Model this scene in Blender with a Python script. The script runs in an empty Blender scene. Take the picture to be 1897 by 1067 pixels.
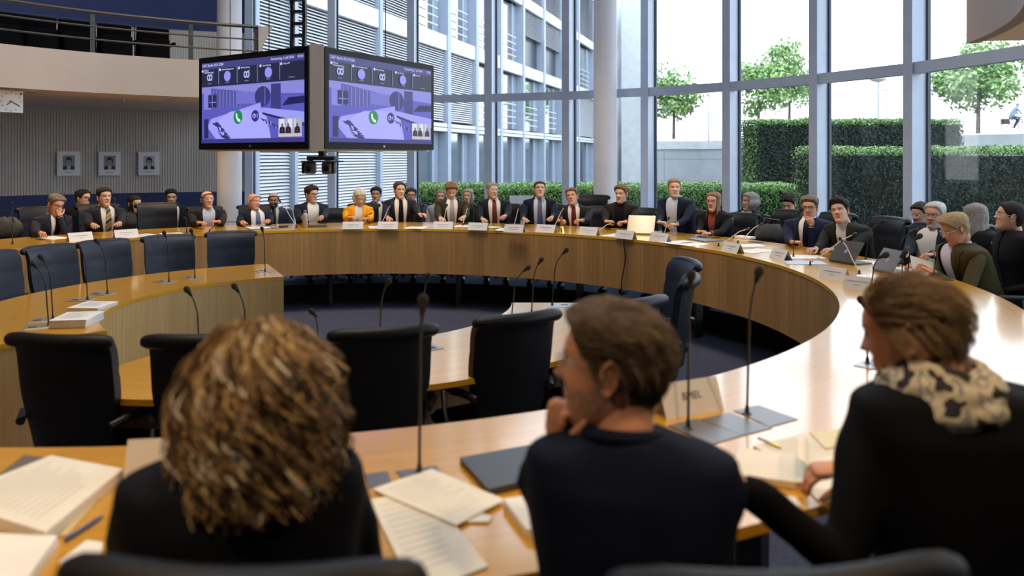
import bpy, math, random
from math import sin, cos, pi, radians, sqrt, atan2, hypot
from mathutils import Vector, Matrix, noise
random.seed(7)
SC = bpy.context.scene
COL = SC.collection
# ---------------------------------------------------------------- camera, world, sun, exposure
FPX, CX, HY = 1493.0, 948.5, 289.0
CAMZ = 1.59
cam_d = bpy.data.cameras.new('camera'); cam = bpy.data.objects.new('camera', cam_d); COL.objects.link(cam)
cam.location = (0, 0, CAMZ); cam.rotation_euler = (pi/2, 0, 0)
cam_d.sensor_width = 36.0; cam_d.lens = FPX/1897*36.0
cam_d.shift_y = -(533.5-HY)/1897.0
cam_d.clip_start = 0.05; cam_d.clip_end = 400
cam_d.dof.use_dof = True; cam_d.dof.focus_distance = 8.6; cam_d.dof.aperture_fstop = 2.0
SC.camera = cam
SC.view_settings.view_transform = 'Standard'; SC.view_settings.look = 'None'
SC.view_settings.gamma = 1.0; SC.view_settings.use_curve_mapping = False
SC.view_settings.exposure = 0.42
SC.cycles.max_bounces = 8; SC.cycles.diffuse_bounces = 3; SC.cycles.glossy_bounces = 3
SC.cycles.transparent_max_bounces = 12; SC.cycles.transmission_bounces = 4
SC.cycles.sample_clamp_indirect = 4.0; SC.cycles.use_denoising = True
SC.cycles.caustics_reflective = False; SC.cycles.caustics_refractive = False
world = bpy.data.worlds.new('sky'); SC.world = world; world.use_nodes = True
_nt = world.node_tree; _bg = _nt.nodes['Background']
_tc = _nt.nodes.new('ShaderNodeTexCoord'); _sep = _nt.nodes.new('ShaderNodeSeparateXYZ'); _rp = _nt.nodes.new('ShaderNodeValToRGB')
_nt.links.new(_tc.outputs['Generated'], _sep.inputs[0]); _nt.links.new(_sep.outputs['Z'], _rp.inputs[0]); _nt.links.new(_rp.outputs[0], _bg.inputs[0])
_rp.color_ramp.elements[0].position = 0.0; _rp.color_ramp.elements[0].color = (1.0, 0.99, 1.0, 1)
_rp.color_ramp.elements[1].position = 0.6; _rp.color_ramp.elements[1].color = (0.72, 0.84, 1.0, 1)
_bg.inputs[1].default_value = 3.0
sun_d = bpy.data.lights.new('sun', 'SUN'); sun_d.energy = 3.2; sun_d.angle = radians(6); sun_d.color = (1, .97, .9)
sun = bpy.data.objects.new('sun', sun_d); COL.objects.link(sun)
sun.rotation_euler = Vector((-.12, .22, .97)).to_track_quat('Z', 'Y').to_euler()

CEN = (-1.42, 5.88)          # centre of the table rings
GC = (-2.48, 6.02); GR = 7.24  # centre and radius of the round hall

def lamp(kind, loc, target, energy, color, size=.3, spot=None, blend=.6):
    d = bpy.data.lights.new('lamp_light', kind); d.energy = energy; d.color = color
    if kind == 'SPOT': d.spot_size = radians(spot); d.spot_blend = blend; d.shadow_soft_size = size
    if kind == 'AREA': d.shape = 'DISK'; d.size = size
    o = bpy.data.objects.new('lamp_light', d); COL.objects.link(o); o.location = loc
    o.rotation_euler = (Vector(loc)-Vector(target)).to_track_quat('Z', 'Y').to_euler()
    return o
WARM = (1.0, .72, .42)
def C3(r, deg, z=0.0): return Vector((CEN[0]+r*cos(radians(deg)), CEN[1]+r*sin(radians(deg)), z))
def G3(r, deg, z=0.0): return Vector((GC[0]+r*cos(radians(deg)), GC[1]+r*sin(radians(deg)), z))
# roof washlights over the hall and spots on the far row of faces (fixtures are built further down)
ROOF_LAMPS = [(3.0, a, 6.9) for a in (20, 65, 110, 155, 200, 245, 290, 335)]
for r, a, z in ROOF_LAMPS:
    lamp('SPOT', C3(r, a, z-.05), C3(4.3, a, .8), 110 if a in (20, 335) else 240, WARM, .4, 62, .7)
for a in (125, 165, 205, 262, 305):
    lamp('SPOT', C3(1.9, a, 6.85), C3(1.9, a, .5), 170, WARM, .3, 36, .8)  # extra spots without fixtures, added to brighten the lower tables
FACE_LAMPS = [(1.2, a, 6.9) for a in (10, 40, 70, 100, 130, 160)]
for r, a, z in FACE_LAMPS:
    lamp('SPOT', C3(r, a, z-.05), C3(4.9, a, 1.1), 380, (1.0,.76,.52), .5, 40, .6)
SOFFIT_LAMPS = [(5.15, a) for a in range(124, 345, 17)]
for r, a in SOFFIT_LAMPS:
    lamp('SPOT', C3(r, a, 2.27), C3(r+(.5 if a < 235 else -.3), a, 0), 46 if a < 235 else 36, WARM, .05, 124, .8)

def unproj(px, py, z):
    D = (CAMZ-z)*FPX/(py-HY); return Vector(((px-CX)/FPX*D, D, z))
def atD(px, py, D): return Vector(((px-CX)/FPX*D, D, CAMZ-(py-HY)*D/FPX))
def ring_pt(px, r, c=CEN, far=True, z=0.0):
    s = (px-CX)/FPX; a = 1+s*s; b = -2*(s*c[0]+c[1]); cc = c[0]**2+c[1]**2-r*r
    q = sqrt(max(0, b*b-4*a*cc)); t = (-b+(q if far else -q))/2/a
    return Vector((s*t, t, z))
# ---------------------------------------------------------------- materials
_M = {}
def mat(name, col=(.5,.5,.5), rough=.5, metal=0, spec=.5, emit=None, es=1.0, var=0.0, vs=8.0, bump=0.0, bs=60.0, coat=0.0, alpha=None, sheen=0.0, sss=0.0, stretch=None):
    if name in _M: return _M[name]
    m = bpy.data.materials.new(name); m.use_nodes = True; nt = m.node_tree; b = nt.nodes['Principled BSDF']
    b.inputs['Base Color'].default_value = (*col, 1); b.inputs['Roughness'].default_value = rough
    b.inputs['Metallic'].default_value = metal; b.inputs['Specular IOR Level'].default_value = spec
    b.inputs['Coat Weight'].default_value = coat; b.inputs['Coat Roughness'].default_value = .15
    if sheen: b.inputs['Sheen Weight'].default_value = sheen
    if sss:
        b.inputs['Subsurface Weight'].default_value = sss; b.inputs['Subsurface Radius'].default_value = (.02,.008,.004); b.inputs['Subsurface Scale'].default_value = .5
    if emit: b.inputs['Emission Color'].default_value = (*emit, 1); b.inputs['Emission Strength'].default_value = es
    if var or bump:
        tc = nt.nodes.new('ShaderNodeTexCoord'); src = tc.outputs['Object']
        if stretch:
            mp = nt.nodes.new('ShaderNodeMapping'); mp.inputs['Scale'].default_value = stretch; nt.links.new(src, mp.inputs[0]); src = mp.outputs[0]
    if var:
        n = nt.nodes.new('ShaderNodeTexNoise'); n.inputs['Scale'].default_value = vs; n.inputs['Detail'].default_value = 4; nt.links.new(src, n.inputs[0])
        r = nt.nodes.new('ShaderNodeValToRGB'); r.color_ramp.elements[0].position = .3; r.color_ramp.elements[1].position = .7
        r.color_ramp.elements[0].color = (*[max(0, c*(1-var)) for c in col], 1); r.color_ramp.elements[1].color = (*[min(1, c*(1+var)) for c in col], 1)
        nt.links.new(n.outputs[0], r.inputs[0]); nt.links.new(r.outputs[0], b.inputs['Base Color'])
    if bump:
        n = nt.nodes.new('ShaderNodeTexNoise'); n.inputs['Scale'].default_value = bs; nt.links.new(src, n.inputs[0])
        bp = nt.nodes.new('ShaderNodeBump'); bp.inputs['Strength'].default_value = bump; bp.inputs['Distance'].default_value = .01
        nt.links.new(n.outputs[0], bp.inputs['Height']); nt.links.new(bp.outputs[0], b.inputs['Normal'])
    _M[name] = m; return m

def wood(name, c1, c2, band, gu, gv, rough, coat=0.0, bandamt=.12):
    """veneer on the ring tables; UV is metres along the ring and across it"""
    m = bpy.data.materials.new(name); m.use_nodes = True; nt = m.node_tree; b = nt.nodes['Principled BSDF']; L = nt.links.new
    uv = nt.nodes.new('ShaderNodeUVMap'); sp = nt.nodes.new('ShaderNodeSeparateXYZ'); L(uv.outputs[0], sp.inputs[0])
    mp = nt.nodes.new('ShaderNodeMapping'); mp.inputs['Scale'].default_value = (gu, gv, 1); L(uv.outputs[0], mp.inputs[0])
    n = nt.nodes.new('ShaderNodeTexNoise'); n.inputs['Scale'].default_value = 1; n.inputs['Detail'].default_value = 5; L(mp.outputs[0], n.inputs[0])
    dv = nt.nodes.new('ShaderNodeMath'); dv.operation = 'DIVIDE'; dv.inputs[1].default_value = band; L(sp.outputs[0], dv.inputs[0])
    fl = nt.nodes.new('ShaderNodeMath'); fl.operation = 'FLOOR'; L(dv.outputs[0], fl.inputs[0])
    wn = nt.nodes.new('ShaderNodeTexWhiteNoise'); wn.noise_dimensions = '1D'; L(fl.outputs[0], wn.inputs['W'])
    r = nt.nodes.new('ShaderNodeValToRGB'); r.color_ramp.elements[0].color = (*c1, 1); r.color_ramp.elements[1].color = (*c2, 1)
    r.color_ramp.elements[0].position = .3; r.color_ramp.elements[1].position = .7; L(n.outputs[0], r.inputs[0])
    mr = nt.nodes.new('ShaderNodeMapRange'); mr.inputs['To Min'].default_value = 1-bandamt; mr.inputs['To Max'].default_value = 1+bandamt; L(wn.outputs['Value'], mr.inputs[0])
    mx = nt.nodes.new('ShaderNodeVectorMath'); mx.operation = 'SCALE'; L(r.outputs[0], mx.inputs[0]); L(mr.outputs[0], mx.inputs['Scale'])
    L(mx.outputs[0], b.inputs['Base Color'])
    b.inputs['Roughness'].default_value = rough; b.inputs['Coat Weight'].default_value = coat; b.inputs['Coat Roughness'].default_value = .12
    _M[name] = m; return m

def glassmat(name, tint=(1,1,1), spec=.06, gloss_rough=.0):
    m = bpy.data.materials.new(name); m.use_nodes = True; nt = m.node_tree; nt.nodes.clear(); L = nt.links.new
    o = nt.nodes.new('ShaderNodeOutputMaterial'); t = nt.nodes.new('ShaderNodeBsdfTransparent'); g = nt.nodes.new('ShaderNodeBsdfGlossy')
    t.inputs[0].default_value = (*tint, 1); g.inputs['Roughness'].default_value = gloss_rough
    lw = nt.nodes.new('ShaderNodeLayerWeight'); lw.inputs[0].default_value = .5; pw = nt.nodes.new('ShaderNodeMath'); pw.operation = 'POWER'; pw.inputs[1].default_value = 4.0; L(lw.outputs['Facing'], pw.inputs[0]); f = nt.nodes.new('ShaderNodeMath'); f.operation = 'MULTIPLY_ADD'; f.inputs[1].default_value = .45; f.inputs[2].default_value = .02; L(pw.outputs[0], f.inputs[0]); mx = nt.nodes.new('ShaderNodeMixShader')
    L(f.outputs[0], mx.inputs[0]); L(t.outputs[0], mx.inputs[1]); L(g.outputs[0], mx.inputs[2]); L(mx.outputs[0], o.inputs[0])
    _M[name] = m; return m
GLASS = glassmat('window_glass', (.93,.96,.97))
LENS = glassmat('lens_glass')
TOP = wood('maple_veneer_top', (.60,.295,.012), (.72,.365,.024), 1.3, 1.2, 38, .30, .85, .05)
PANEL = wood('pear_veneer_panel', (.31,.160,.048), (.42,.225,.074), .145, 42, 1.2, .6, .0, .13)
PANEL2 = wood('maple_veneer_panel', (.46,.28,.10), (.56,.35,.14), .62, 30, 1.2, .42, .1, .06)
EDGE = mat('veneer_edge', (.36,.2,.07), .5, var=.15, vs=20)
NAVY = mat('navy_leather', (.016,.024,.045), .5, spec=.3, var=.2, vs=14, bump=.15, bs=180)
BLACKL = mat('black_leather', (.004,.005,.008), .5, spec=.28, var=.2, vs=14, bump=.15, bs=180)
BPLAS = mat('black_plastic', (.012,.012,.014), .38, var=.1)
CHROME = mat('brushed_steel', (.55,.56,.58), .28, 1.0, var=.05, vs=30)
STEEL = mat('rail_steel', (.035,.035,.038), .5, .3, var=.08, vs=30)
GREYPL = mat('grey_aluminium', (.42,.42,.43), .38, .6, var=.06, vs=25)
PAPER = mat('white_paper', (.84,.82,.78), .7, var=.03, vs=9)
CREAM = mat('cream_paper', (.80,.76,.66), .7, var=.04, vs=9)
CARD = mat('name_card', (.70,.68,.67), .6, var=.03, vs=7)
INK = mat('print_ink', (.10,.10,.11), .7, var=.05)
CONC = mat('white_plaster', (.35,.315,.30), .75, var=.03, vs=2, bump=.05, bs=40)
SOFF = mat('soffit_plaster', (.85,.76,.64), .75, var=.03, vs=2)
COLUMN = mat('column_concrete', (.62,.63,.70), .6, var=.04, vs=3, bump=.06, bs=30)
MULL = mat('mullion_paint', (.46,.53,.67), .4, .05, var=.05, vs=5)
MULLD = mat('mullion_gasket', (.02,.028,.045), .5, var=.1)
CARPET = mat('carpet_blue', (.07,.10,.19), .95, spec=.1, var=.25, vs=60, bump=.3, bs=300)
CARPET2 = mat('carpet_dark', (.075,.08,.12), .95, spec=.1, var=.25, vs=60, bump=.3, bs=300)
RISER = mat('riser_stone', (.010,.010,.011), .7, spec=.2, var=.15, vs=10)
BLUEW = mat('wall_blue_panel', (.016,.035,.15), .6, var=.06, vs=3)

# ---------------------------------------------------------------- mesh builder
class MB:
    def __init__(s): s.v=[]; s.f=[]; s.m=[]; s.uv=[]
    def add(s, verts, faces, mi=0, uvs=None):
        b=len(s.v); s.v+= [tuple(p) for p in verts]
        for k,f in enumerate(faces):
            s.f.append(tuple(b+i for i in f)); s.m.append(mi); s.uv.append(uvs[k] if uvs else None)
    def box(s, c, sz, mi=0, M=None):
        hx,hy,hz=sz[0]/2,sz[1]/2,sz[2]/2
        vs=[Vector((x,y,z)) for x in(-hx,hx) for y in(-hy,hy) for z in(-hz,hz)]
        if M is not None: vs=[M@p for p in vs]
        vs=[p+Vector(c) for p in vs]
        s.add(vs,[(0,1,3,2),(4,6,7,5),(0,4,5,1),(2,3,7,6),(0,2,6,4),(1,5,7,3)],mi)
    def rbox(s, c, sz, r=.01, mi=0, M=None, n=3):
        """box with rounded vertical corners and chamfered top/bottom"""
        hx,hy,hz=sz[0]/2,sz[1]/2,sz[2]/2; pts=[]
        for cx,cy,a0 in((hx-r,hy-r,0),(-hx+r,hy-r,90),(-hx+r,-hy+r,180),(hx-r,-hy+r,270)):
            for k in range(n+1):
                a=radians(a0+90*k/n); pts.append((cx,cy,cos(a),sin(a)))
        rows=[(-hz,-r*.5),(-hz+r*.5,0),(hz-r*.5,0),(hz,-r*.5)]; N=len(pts); vs=[]
        for z,o in rows:
            for cx,cy,ca,sa in pts: vs.append(Vector((cx+(r+o)*ca,cy+(r+o)*sa,z)))
        if M is not None: vs=[M@p for p in vs]
        vs=[p+Vector(c) for p in vs]; fs=[]
        for j in range(3):
            for i in range(N): fs.append((j*N+i,j*N+(i+1)%N,(j+1)*N+(i+1)%N,(j+1)*N+i))
        fs.append(tuple(range(N-1,-1,-1))); fs.append(tuple(range(3*N,4*N)))
        s.add(vs,fs,mi)
    def tube(s, pts, rad, n=8, mi=0, caps=True, squash=None, round_caps=False):
        pts=[Vector(p) for p in pts]
        if not hasattr(rad,'__len__'): rad=[rad]*len(pts)
        rad=list(rad)
        if round_caps:
            d0=(pts[0]-pts[1]).normalized(); d1=(pts[-1]-pts[-2]).normalized(); r0,r1=rad[0],rad[-1]
            pts=[pts[0]+d0*r0*.95,pts[0]+d0*r0*.65]+pts+[pts[-1]+d1*r1*.65,pts[-1]+d1*r1*.95]; rad=[r0*.3,r0*.75]+rad+[r1*.75,r1*.3]
        vs=[]; up=None
        for i,p in enumerate(pts):
            t=(pts[min(i+1,len(pts)-1)]-pts[max(i-1,0)])
            if t.length<1e-9: t=Vector((0,0,1))
            t.normalize()
            if up is None:
                up=Vector((0,0,1)) if abs(t.z)<.9 else Vector((0,1,0))
            a=t.cross(up)
            if a.length<1e-6: a=t.orthogonal()
            a.normalize(); b=a.cross(t); up=b
            for k in range(n):
                th=2*pi*k/n; q=squash if squash else 1.0
                vs.append(p+(a*cos(th)+b*sin(th)*q)*rad[i])
        fs=[]
        for j in range(len(pts)-1):
            for k in range(n): fs.append((j*n+k,j*n+(k+1)%n,(j+1)*n+(k+1)%n,(j+1)*n+k))
        if caps: fs.append(tuple(range(n-1,-1,-1))); fs.append(tuple((len(pts)-1)*n+k for k in range(n)))
        s.add(vs,fs,mi)
    def lathe(s, prof, c=(0,0,0), n=24, mi=0, M=None):
        vs=[];fs=[]
        for r,z in prof:
            for k in range(n):
                th=2*pi*k/n; p=Vector((r*cos(th),r*sin(th),z))
                if M is not None: p=M@p
                vs.append(p+Vector(c))
        for j in range(len(prof)-1):
            for k in range(n): fs.append((j*n+k,j*n+(k+1)%n,(j+1)*n+(k+1)%n,(j+1)*n+k))
        fs.append(tuple(range(n-1,-1,-1))); fs.append(tuple((len(prof)-1)*n+k for k in range(n)))
        s.add(vs,fs,mi)
    def ell(s, c, r, n=12, m=8, mi=0, M=None):
        prof=[(sin(pi*j/m),-cos(pi*j/m)) for j in range(m+1)]; vs=[];fs=[]
        if not hasattr(r,'__len__'): r=(r,r,r)
        for a,z in prof:
            for k in range(n):
                p=Vector((max(a,.001)*cos(2*pi*k/n)*r[0],max(a,.001)*sin(2*pi*k/n)*r[1],z*r[2]))
                if M is not None: p=M@p
                vs.append(p+Vector(c))
        for j in range(m):
            for k in range(n): fs.append((j*n+k,j*n+(k+1)%n,(j+1)*n+(k+1)%n,(j+1)*n+k))
        fs.append(tuple(range(n-1,-1,-1))); fs.append(tuple(m*n+k for k in range(n)))
        s.add(vs,fs,mi)
    def grid(s, fn, nu, nv, mi=0, closed_u=False, flip=False):
        vs=[fn(i/(nu if closed_u else nu-1),j/(nv-1)) for j in range(nv) for i in range(nu)]; fs=[]
        for j in range(nv-1):
            for i in range(nu if closed_u else nu-1):
                q=(j*nu+i,j*nu+(i+1)%nu,(j+1)*nu+(i+1)%nu,(j+1)*nu+i); fs.append(q[::-1] if flip else q)
        s.add(vs,fs,mi)
    def arc(s, r0, r1, z0, z1, a0, a1, step=2.0, mi=0, c=CEN, ends=True, r1f=None, r0f=None):
        n=max(1,int(abs(a1-a0)/step+.5)); vs=[];fs=[];uv=[]
        for i in range(n+1):
            d=a0+(a1-a0)*i/n; a=radians(d); R1=r1f(d) if r1f else r1; R0=r0f(d) if r0f else r0
            for r,z in((R0,z0),(R1,z0),(R1,z1),(R0,z1)): vs.append((c[0]+r*cos(a),c[1]+r*sin(a),z))
        full=abs(abs(a1-a0)-360)<1e-6
        for i in range(n):
            b=i*4; e=b+4; da=radians((a1-a0)/n); rm=(r0+r1)/2; u0=i*da*rm+7; u1=(i+1)*da*rm+7; w=r1-r0; h=z1-z0
            fs+= [(b,b+1,e+1,e),(b+1,b+2,e+2,e+1),(b+2,b+3,e+3,e+2),(b+3,b,e,e+3)]
            uv+= [[(u0,0),(u0,w),(u1,w),(u1,0)],[(u0,0),(u0,h),(u1,h),(u1,0)],[(u0,w),(u0,0),(u1,0),(u1,w)],[(u0,h),(u0,0),(u1,0),(u1,h)]]
        if ends and not full:
            fs+= [(3,2,1,0),(n*4,n*4+1,n*4+2,n*4+3)]; uv+= [[(0,h),(w,h),(w,0),(0,0)],[(0,0),(w,0),(w,h),(0,h)]]
        s.add(vs,fs,mi,uv)
    def build(s, name, mats, parent=None, smooth=True, ang=40, link=True):
        me=bpy.data.meshes.new(name); me.from_pydata(s.v,[],s.f)
        if not isinstance(mats,(list,tuple)): mats=[mats]
        for m in mats: me.materials.append(m)
        me.polygons.foreach_set('material_index',s.m)
        if any(u is not None for u in s.uv):
            l=me.uv_layers.new(name='UVMap')
            for p,u in zip(me.polygons,s.uv):
                if u:
                    for li,q in zip(p.loop_indices,u): l.data[li].uv=q
        me.validate(); me.update()
        if smooth:
            me.polygons.foreach_set('use_smooth',[True]*len(me.polygons))
            try: me.set_sharp_from_angle(angle=radians(ang))
            except Exception: pass
        o=bpy.data.objects.new(name,me)
        if link: COL.objects.link(o)
        if parent is not None: o.parent=parent
        return o
def tag(o,label=None,cat=None,group=None,kind=None):
    if label: o['label']=label
    if cat: o['category']=cat
    if group: o['group']=group
    if kind: o['kind']=kind
    return o
def empty(name,loc=(0,0,0),rz=0.0,label=None,cat=None,group=None):
    o=bpy.data.objects.new(name,None); COL.objects.link(o); o.location=loc; o.rotation_euler=(0,0,rz); o.empty_display_size=.1
    return tag(o,label,cat,group)
def dup(root,loc,rz,label,group=None):
    r=root.copy(); COL.objects.link(r); r.location=loc; r.rotation_euler=(0,0,rz); r['label']=label
    if group: r['group']=group
    for ch in list(root.children):
        c=ch.copy(); COL.objects.link(c); c.parent=r
        for g in list(ch.children):
            d=g.copy(); COL.objects.link(d); d.parent=c
    return r
def struct(o): o['kind']='structure'; return o
def smooth(a,b,x):
    t=max(0,min(1,(x-a)/(b-a))); return t*t*(3-2*t)
def remesh(obj, vox, it=4, fac=.5):
    """turn overlapping closed pieces into one continuous skin"""
    m=obj.modifiers.new('r','REMESH'); m.mode='VOXEL'; m.voxel_size=vox
    m2=obj.modifiers.new('s','SMOOTH'); m2.iterations=it; m2.factor=fac
    dg=bpy.context.evaluated_depsgraph_get(); me=bpy.data.meshes.new_from_object(obj.evaluated_get(dg))
    vs=[v.co.copy() for v in me.vertices]; fs=[tuple(p.vertices) for p in me.polygons]
    bpy.data.objects.remove(obj); return vs,fs
# ---------------------------------------------------------------- floors, walls, roof
def out_r(deg): return wall_r(deg)+(2.0 if 195<deg%360<335 else 0)
def wall_r(deg):
    """distance from the ring centre to the round wall along a ray"""
    a=radians(deg); dx,dy=cos(a),sin(a); ox,oy=CEN[0]-GC[0],CEN[1]-GC[1]
    b=ox*dx+oy*dy; return -b+sqrt(b*b-(ox*ox+oy*oy-GR*GR))
m=MB(); m.arc(4.25,7,-.5,0,0,360,3,r1f=lambda d:out_r(d)+.05)
struct(m.build('floor_upper',CARPET))
m=MB(); m.arc(4.235,4.25,-.22,-.001,0,360,3); struct(m.build('trim_1',RISER))
m=MB(); m.arc(.02,4.25,-.5,-.22,0,360,3); struct(m.build('floor_lower',CARPET2))
RIB=mat('ribbed_acoustic_wall',(.62,.59,.55),.6,var=.04,vs=2)
def ribbed(mb,a0,a1,z0,z1,r=GR,pitch=.038):
    n=int(radians(abs(a1-a0))*r/pitch); pts=[]
    for i in range(n):
        d=a0+(a1-a0)*i/n; w=(a1-a0)/n
        for k,o in((0,0),(.5,0),(.55,.011),(.95,.011)): pts.append((d+w*k,o))
    pts.append((a1,0)); vs=[]
    for d,o in pts:
        p=G3(r+o,d); vs+= [(p.x,p.y,z0),(p.x,p.y,z1)]
    mb.add(vs,[(2*i,2*i+2,2*i+3,2*i+1) for i in range(len(pts)-1)])
for nm,a0,a1 in(('wall_left',104.6,200),('wall_back',200,330)):
    WR=GR if nm=='wall_left' else GR+1.7
    m=MB(); m.arc(WR+.02,WR+.3,-.5,7.2,a0,a1,3,c=GC)
    if nm=='wall_back': m.arc(GR,WR+.1,-.5,7.2,199.5,200.5,1,c=GC); m.arc(GR,WR+.1,-.5,7.2,327,328.5,1,c=GC)
    w=struct(m.build(nm,CONC))
    m=MB(); ribbed(m,a0,a1,1.02,2.31,WR); ribbed(m,a0,a1,2.31,3.58,WR); struct(m.build('trim_%d'%(2 if nm=='wall_left' else 3),RIB,w,smooth=False))
    m=MB(); m.arc(WR-.012,WR+.02,.08,1.02,a0,a1,3,c=GC); m.arc(WR-.012,WR+.02,3.58,7.2,a0,a1,3,c=GC); struct(m.build('trim_%d'%(4 if nm=='wall_left' else 5),BLUEW,w))
    m=MB(); m.arc(WR-.025,WR+.02,0,.08,a0,a1,3,c=GC); struct(m.build('baseboard_'+nm[5:],MULLD,w))
m=MB(); m.arc(.02,GR+2.1,7.2,7.5,0,360,5,c=GC); struct(m.build('ceiling',mat('ceiling_plaster',(.75,.73,.70),.8,var=.03)))
m=MB(); m.lathe([(2.6,7.14),(2.6,7.19)],(CEN[0],CEN[1],0),48); o=m.build('fill_disc',mat('fill_disc_glow',(.8,.85,.9),.5,emit=(.70,.84,1.0),es=2.4)); tag(o,'added round glowing disc under the hall roof, cool fill light above the table rings','fill_disc')  # unseen glowing disc added under the roof as cool fill light
# balcony: curved parapet, slab and soffit, open in front of the windows
def bal_out(d): return out_r(d)+.02
def bal_in(d): return 4.55-.19*smooth(240,325,d)
m=MB(); m.arc(4.6,7,2.31,2.60,113.5,349.4,3,r1f=bal_out,r0f=lambda d:bal_in(d)+.05); bal=m.build('trim_6',SOFF); struct(bal)
m=MB(); m.arc(4.55,4.62,2.30,2.75,113.4,260,2,r0f=bal_in,r1f=lambda d:bal_in(d)+.07); m.arc(4.55,4.62,2.30,3.3,260,349.5,2,r0f=bal_in,r1f=lambda d:bal_in(d)+.07); struct(m.build('trim_7',CONC,bal))
for k,(r,a) in enumerate(SOFFIT_LAMPS):
    if k==0: l0=empty('downlight',C3(r,a,2.31),0,'x','ceiling light','recessed downlights under the balcony')
    t=l0 if k==0 else None
    if k==0:
        m=MB(); m.lathe([(.045,-.004),(.062,-.006),(.062,.0),(.045,.0)],n=16); m.build('trim_ring',CHROME,t)
        m=MB(); m.lathe([(.044,-.002),(.044,-.0005)],n=16); m.build('lens',mat('lamp_glow',(1,.8,.55),.5,emit=(1,.72,.42),es=25),t)
    else: dup(l0,C3(r,a,2.31),0,'x')
_dl=[o for o in COL.objects if o.name.startswith('downlight')]
for k,o in enumerate(_dl): o['label']='small round recessed downlight glowing in the soffit under the curved balcony'
# clusters of roof spots (out of frame, where the hall light comes from)
for k,(r,a,z) in enumerate(ROOF_LAMPS+FACE_LAMPS):
    t=empty('ceiling_spotlight',C3(r,a,z),0,'round warm ceiling spotlight high under the hall roof','ceiling light','spotlights under the hall roof')
    m=MB(); m.lathe([(.09,.02),(.10,.0),(.10,.3),(.02,.3)],n=14); m.build('housing',GREYPL,t)
# steel railing on the parapet
rt=empty('balcony_railing',C3(4.59,150,2.75),0,'grey steel railing with three bars on the curved balcony parapet','railing')
rb=Matrix.Translation(-C3(4.59,150,2.75))
for z,rr in((2.905,.011),(3.05,.011),(3.21,.022)):
    m=MB(); n=90
    m.tube([rb@C3(4.59,112.6+(255-112.6)*i/n,z) for i in range(n+1)],rr,8); m.build('rail',STEEL,rt)
for a in [112.9,122.5]+[136+13.2*i for i in range(10)]:
    m=MB(); p=C3(4.59,a); m.box((p.x,p.y,2.98),(.012,.05,.46),0,Matrix.Rotation(radians(a),3,'Z')); m.v=[tuple(rb@Vector(v)) for v in m.v]; m.build('post',STEEL,rt)
for i in range(2):
    m=MB(); p=C3(4.62+.22*i,113.2-1.4*i); m.box((p.x,p.y,2.93),(.03,.02,.42),0,Matrix.Rotation(radians(113),3,'Z')); m.v=[tuple(rb@Vector(v)) for v in m.v]; m.build('end_post',GREYPL,rt)
m=MB()
q=[C3(4.5,112.7,3.2),C3(4.5,110.4,3.22),C3(4.5,112.7,2.86)]; q2=[C3(4.53,112.7,3.2),C3(4.53,110.4,3.22),C3(4.53,112.7,2.86)]
m.add(q+q2,[(0,1,2),(5,4,3),(0,3,4,1),(1,4,5,2),(2,5,3,0)]); m.v=[tuple(rb@Vector(v)) for v in m.v]; m.build('end_bracket',GREYPL,rt)
# dark folding seats on the balcony
SEATB=mat('seat_upholstery',(.003,.003,.004),.95,spec=.05,var=.2,vs=30)
def balcony_seat(px,lab):
    p=ring_pt(px,5.45); a=atan2(p.y-CEN[1],p.x-CEN[0]); t=empty('theatre_seat',(p.x,p.y,2.60),a+pi/2,lab,'seat','dark folding seats on the balcony'); t.scale=(.78,1,1)
    m=MB(); m.rbox((0,-.05,.40),(.50,.08,.46),.03,M=Matrix.Rotation(radians(-8),3,'X')); m.build('backrest',SEATB,t)
    m=MB(); m.rbox((0,.07,.28),(.46,.10,.40),.03); m.build('seat',SEATB,t)
    m=MB(); m.tube([(-.26,-.06,0),(-.26,-.10,.655),(.26,-.10,.655),(.26,-.06,0)],.012,6); m.build('frame',BPLAS,t)
    for s in(-1,1):
        m=MB(); m.rbox((s*.27,.05,.42),(.05,.3,.035),.012); m.build('armrest',SEATB,t)
for px,lab in((5,'dark folding seat on the balcony nearest the picture edge, partly cut off'),(72,'dark folding balcony seat above the wall clock and first portrait'),(142,'dark folding balcony seat above the second portrait, middle of the row'),(213,'dark folding balcony seat next to the last one beside the railing post'),(284,'last dark folding balcony seat at the open end of the row')):
    balcony_seat(px,lab)
# columns
for px,D,lab in((425,11.2,'round pale concrete column rising through the balcony end beside the blinds'),(1121,11.5,'round pale concrete column standing free in front of the window wall')):
    p=atD(px,300,D); m=MB(); m.lathe([(.165,0),(.165,7.2)],n=40); o=m.build('concrete_column',COLUMN); o.location=(p.x,p.y,0); tag(o,lab,'column')
# sprinkler
p=ring_pt(229,5.6); m=MB(); m.lathe([(.008,-.05),(.012,-.04),(.03,-.035),(.012,-.03),(.012,0)],n=12); o=m.build('sprinkler_head',CHROME); o.location=(p.x,p.y,2.31); tag(o,'tiny sprinkler head hanging from the balcony soffit between two downlights','sprinkler')
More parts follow.
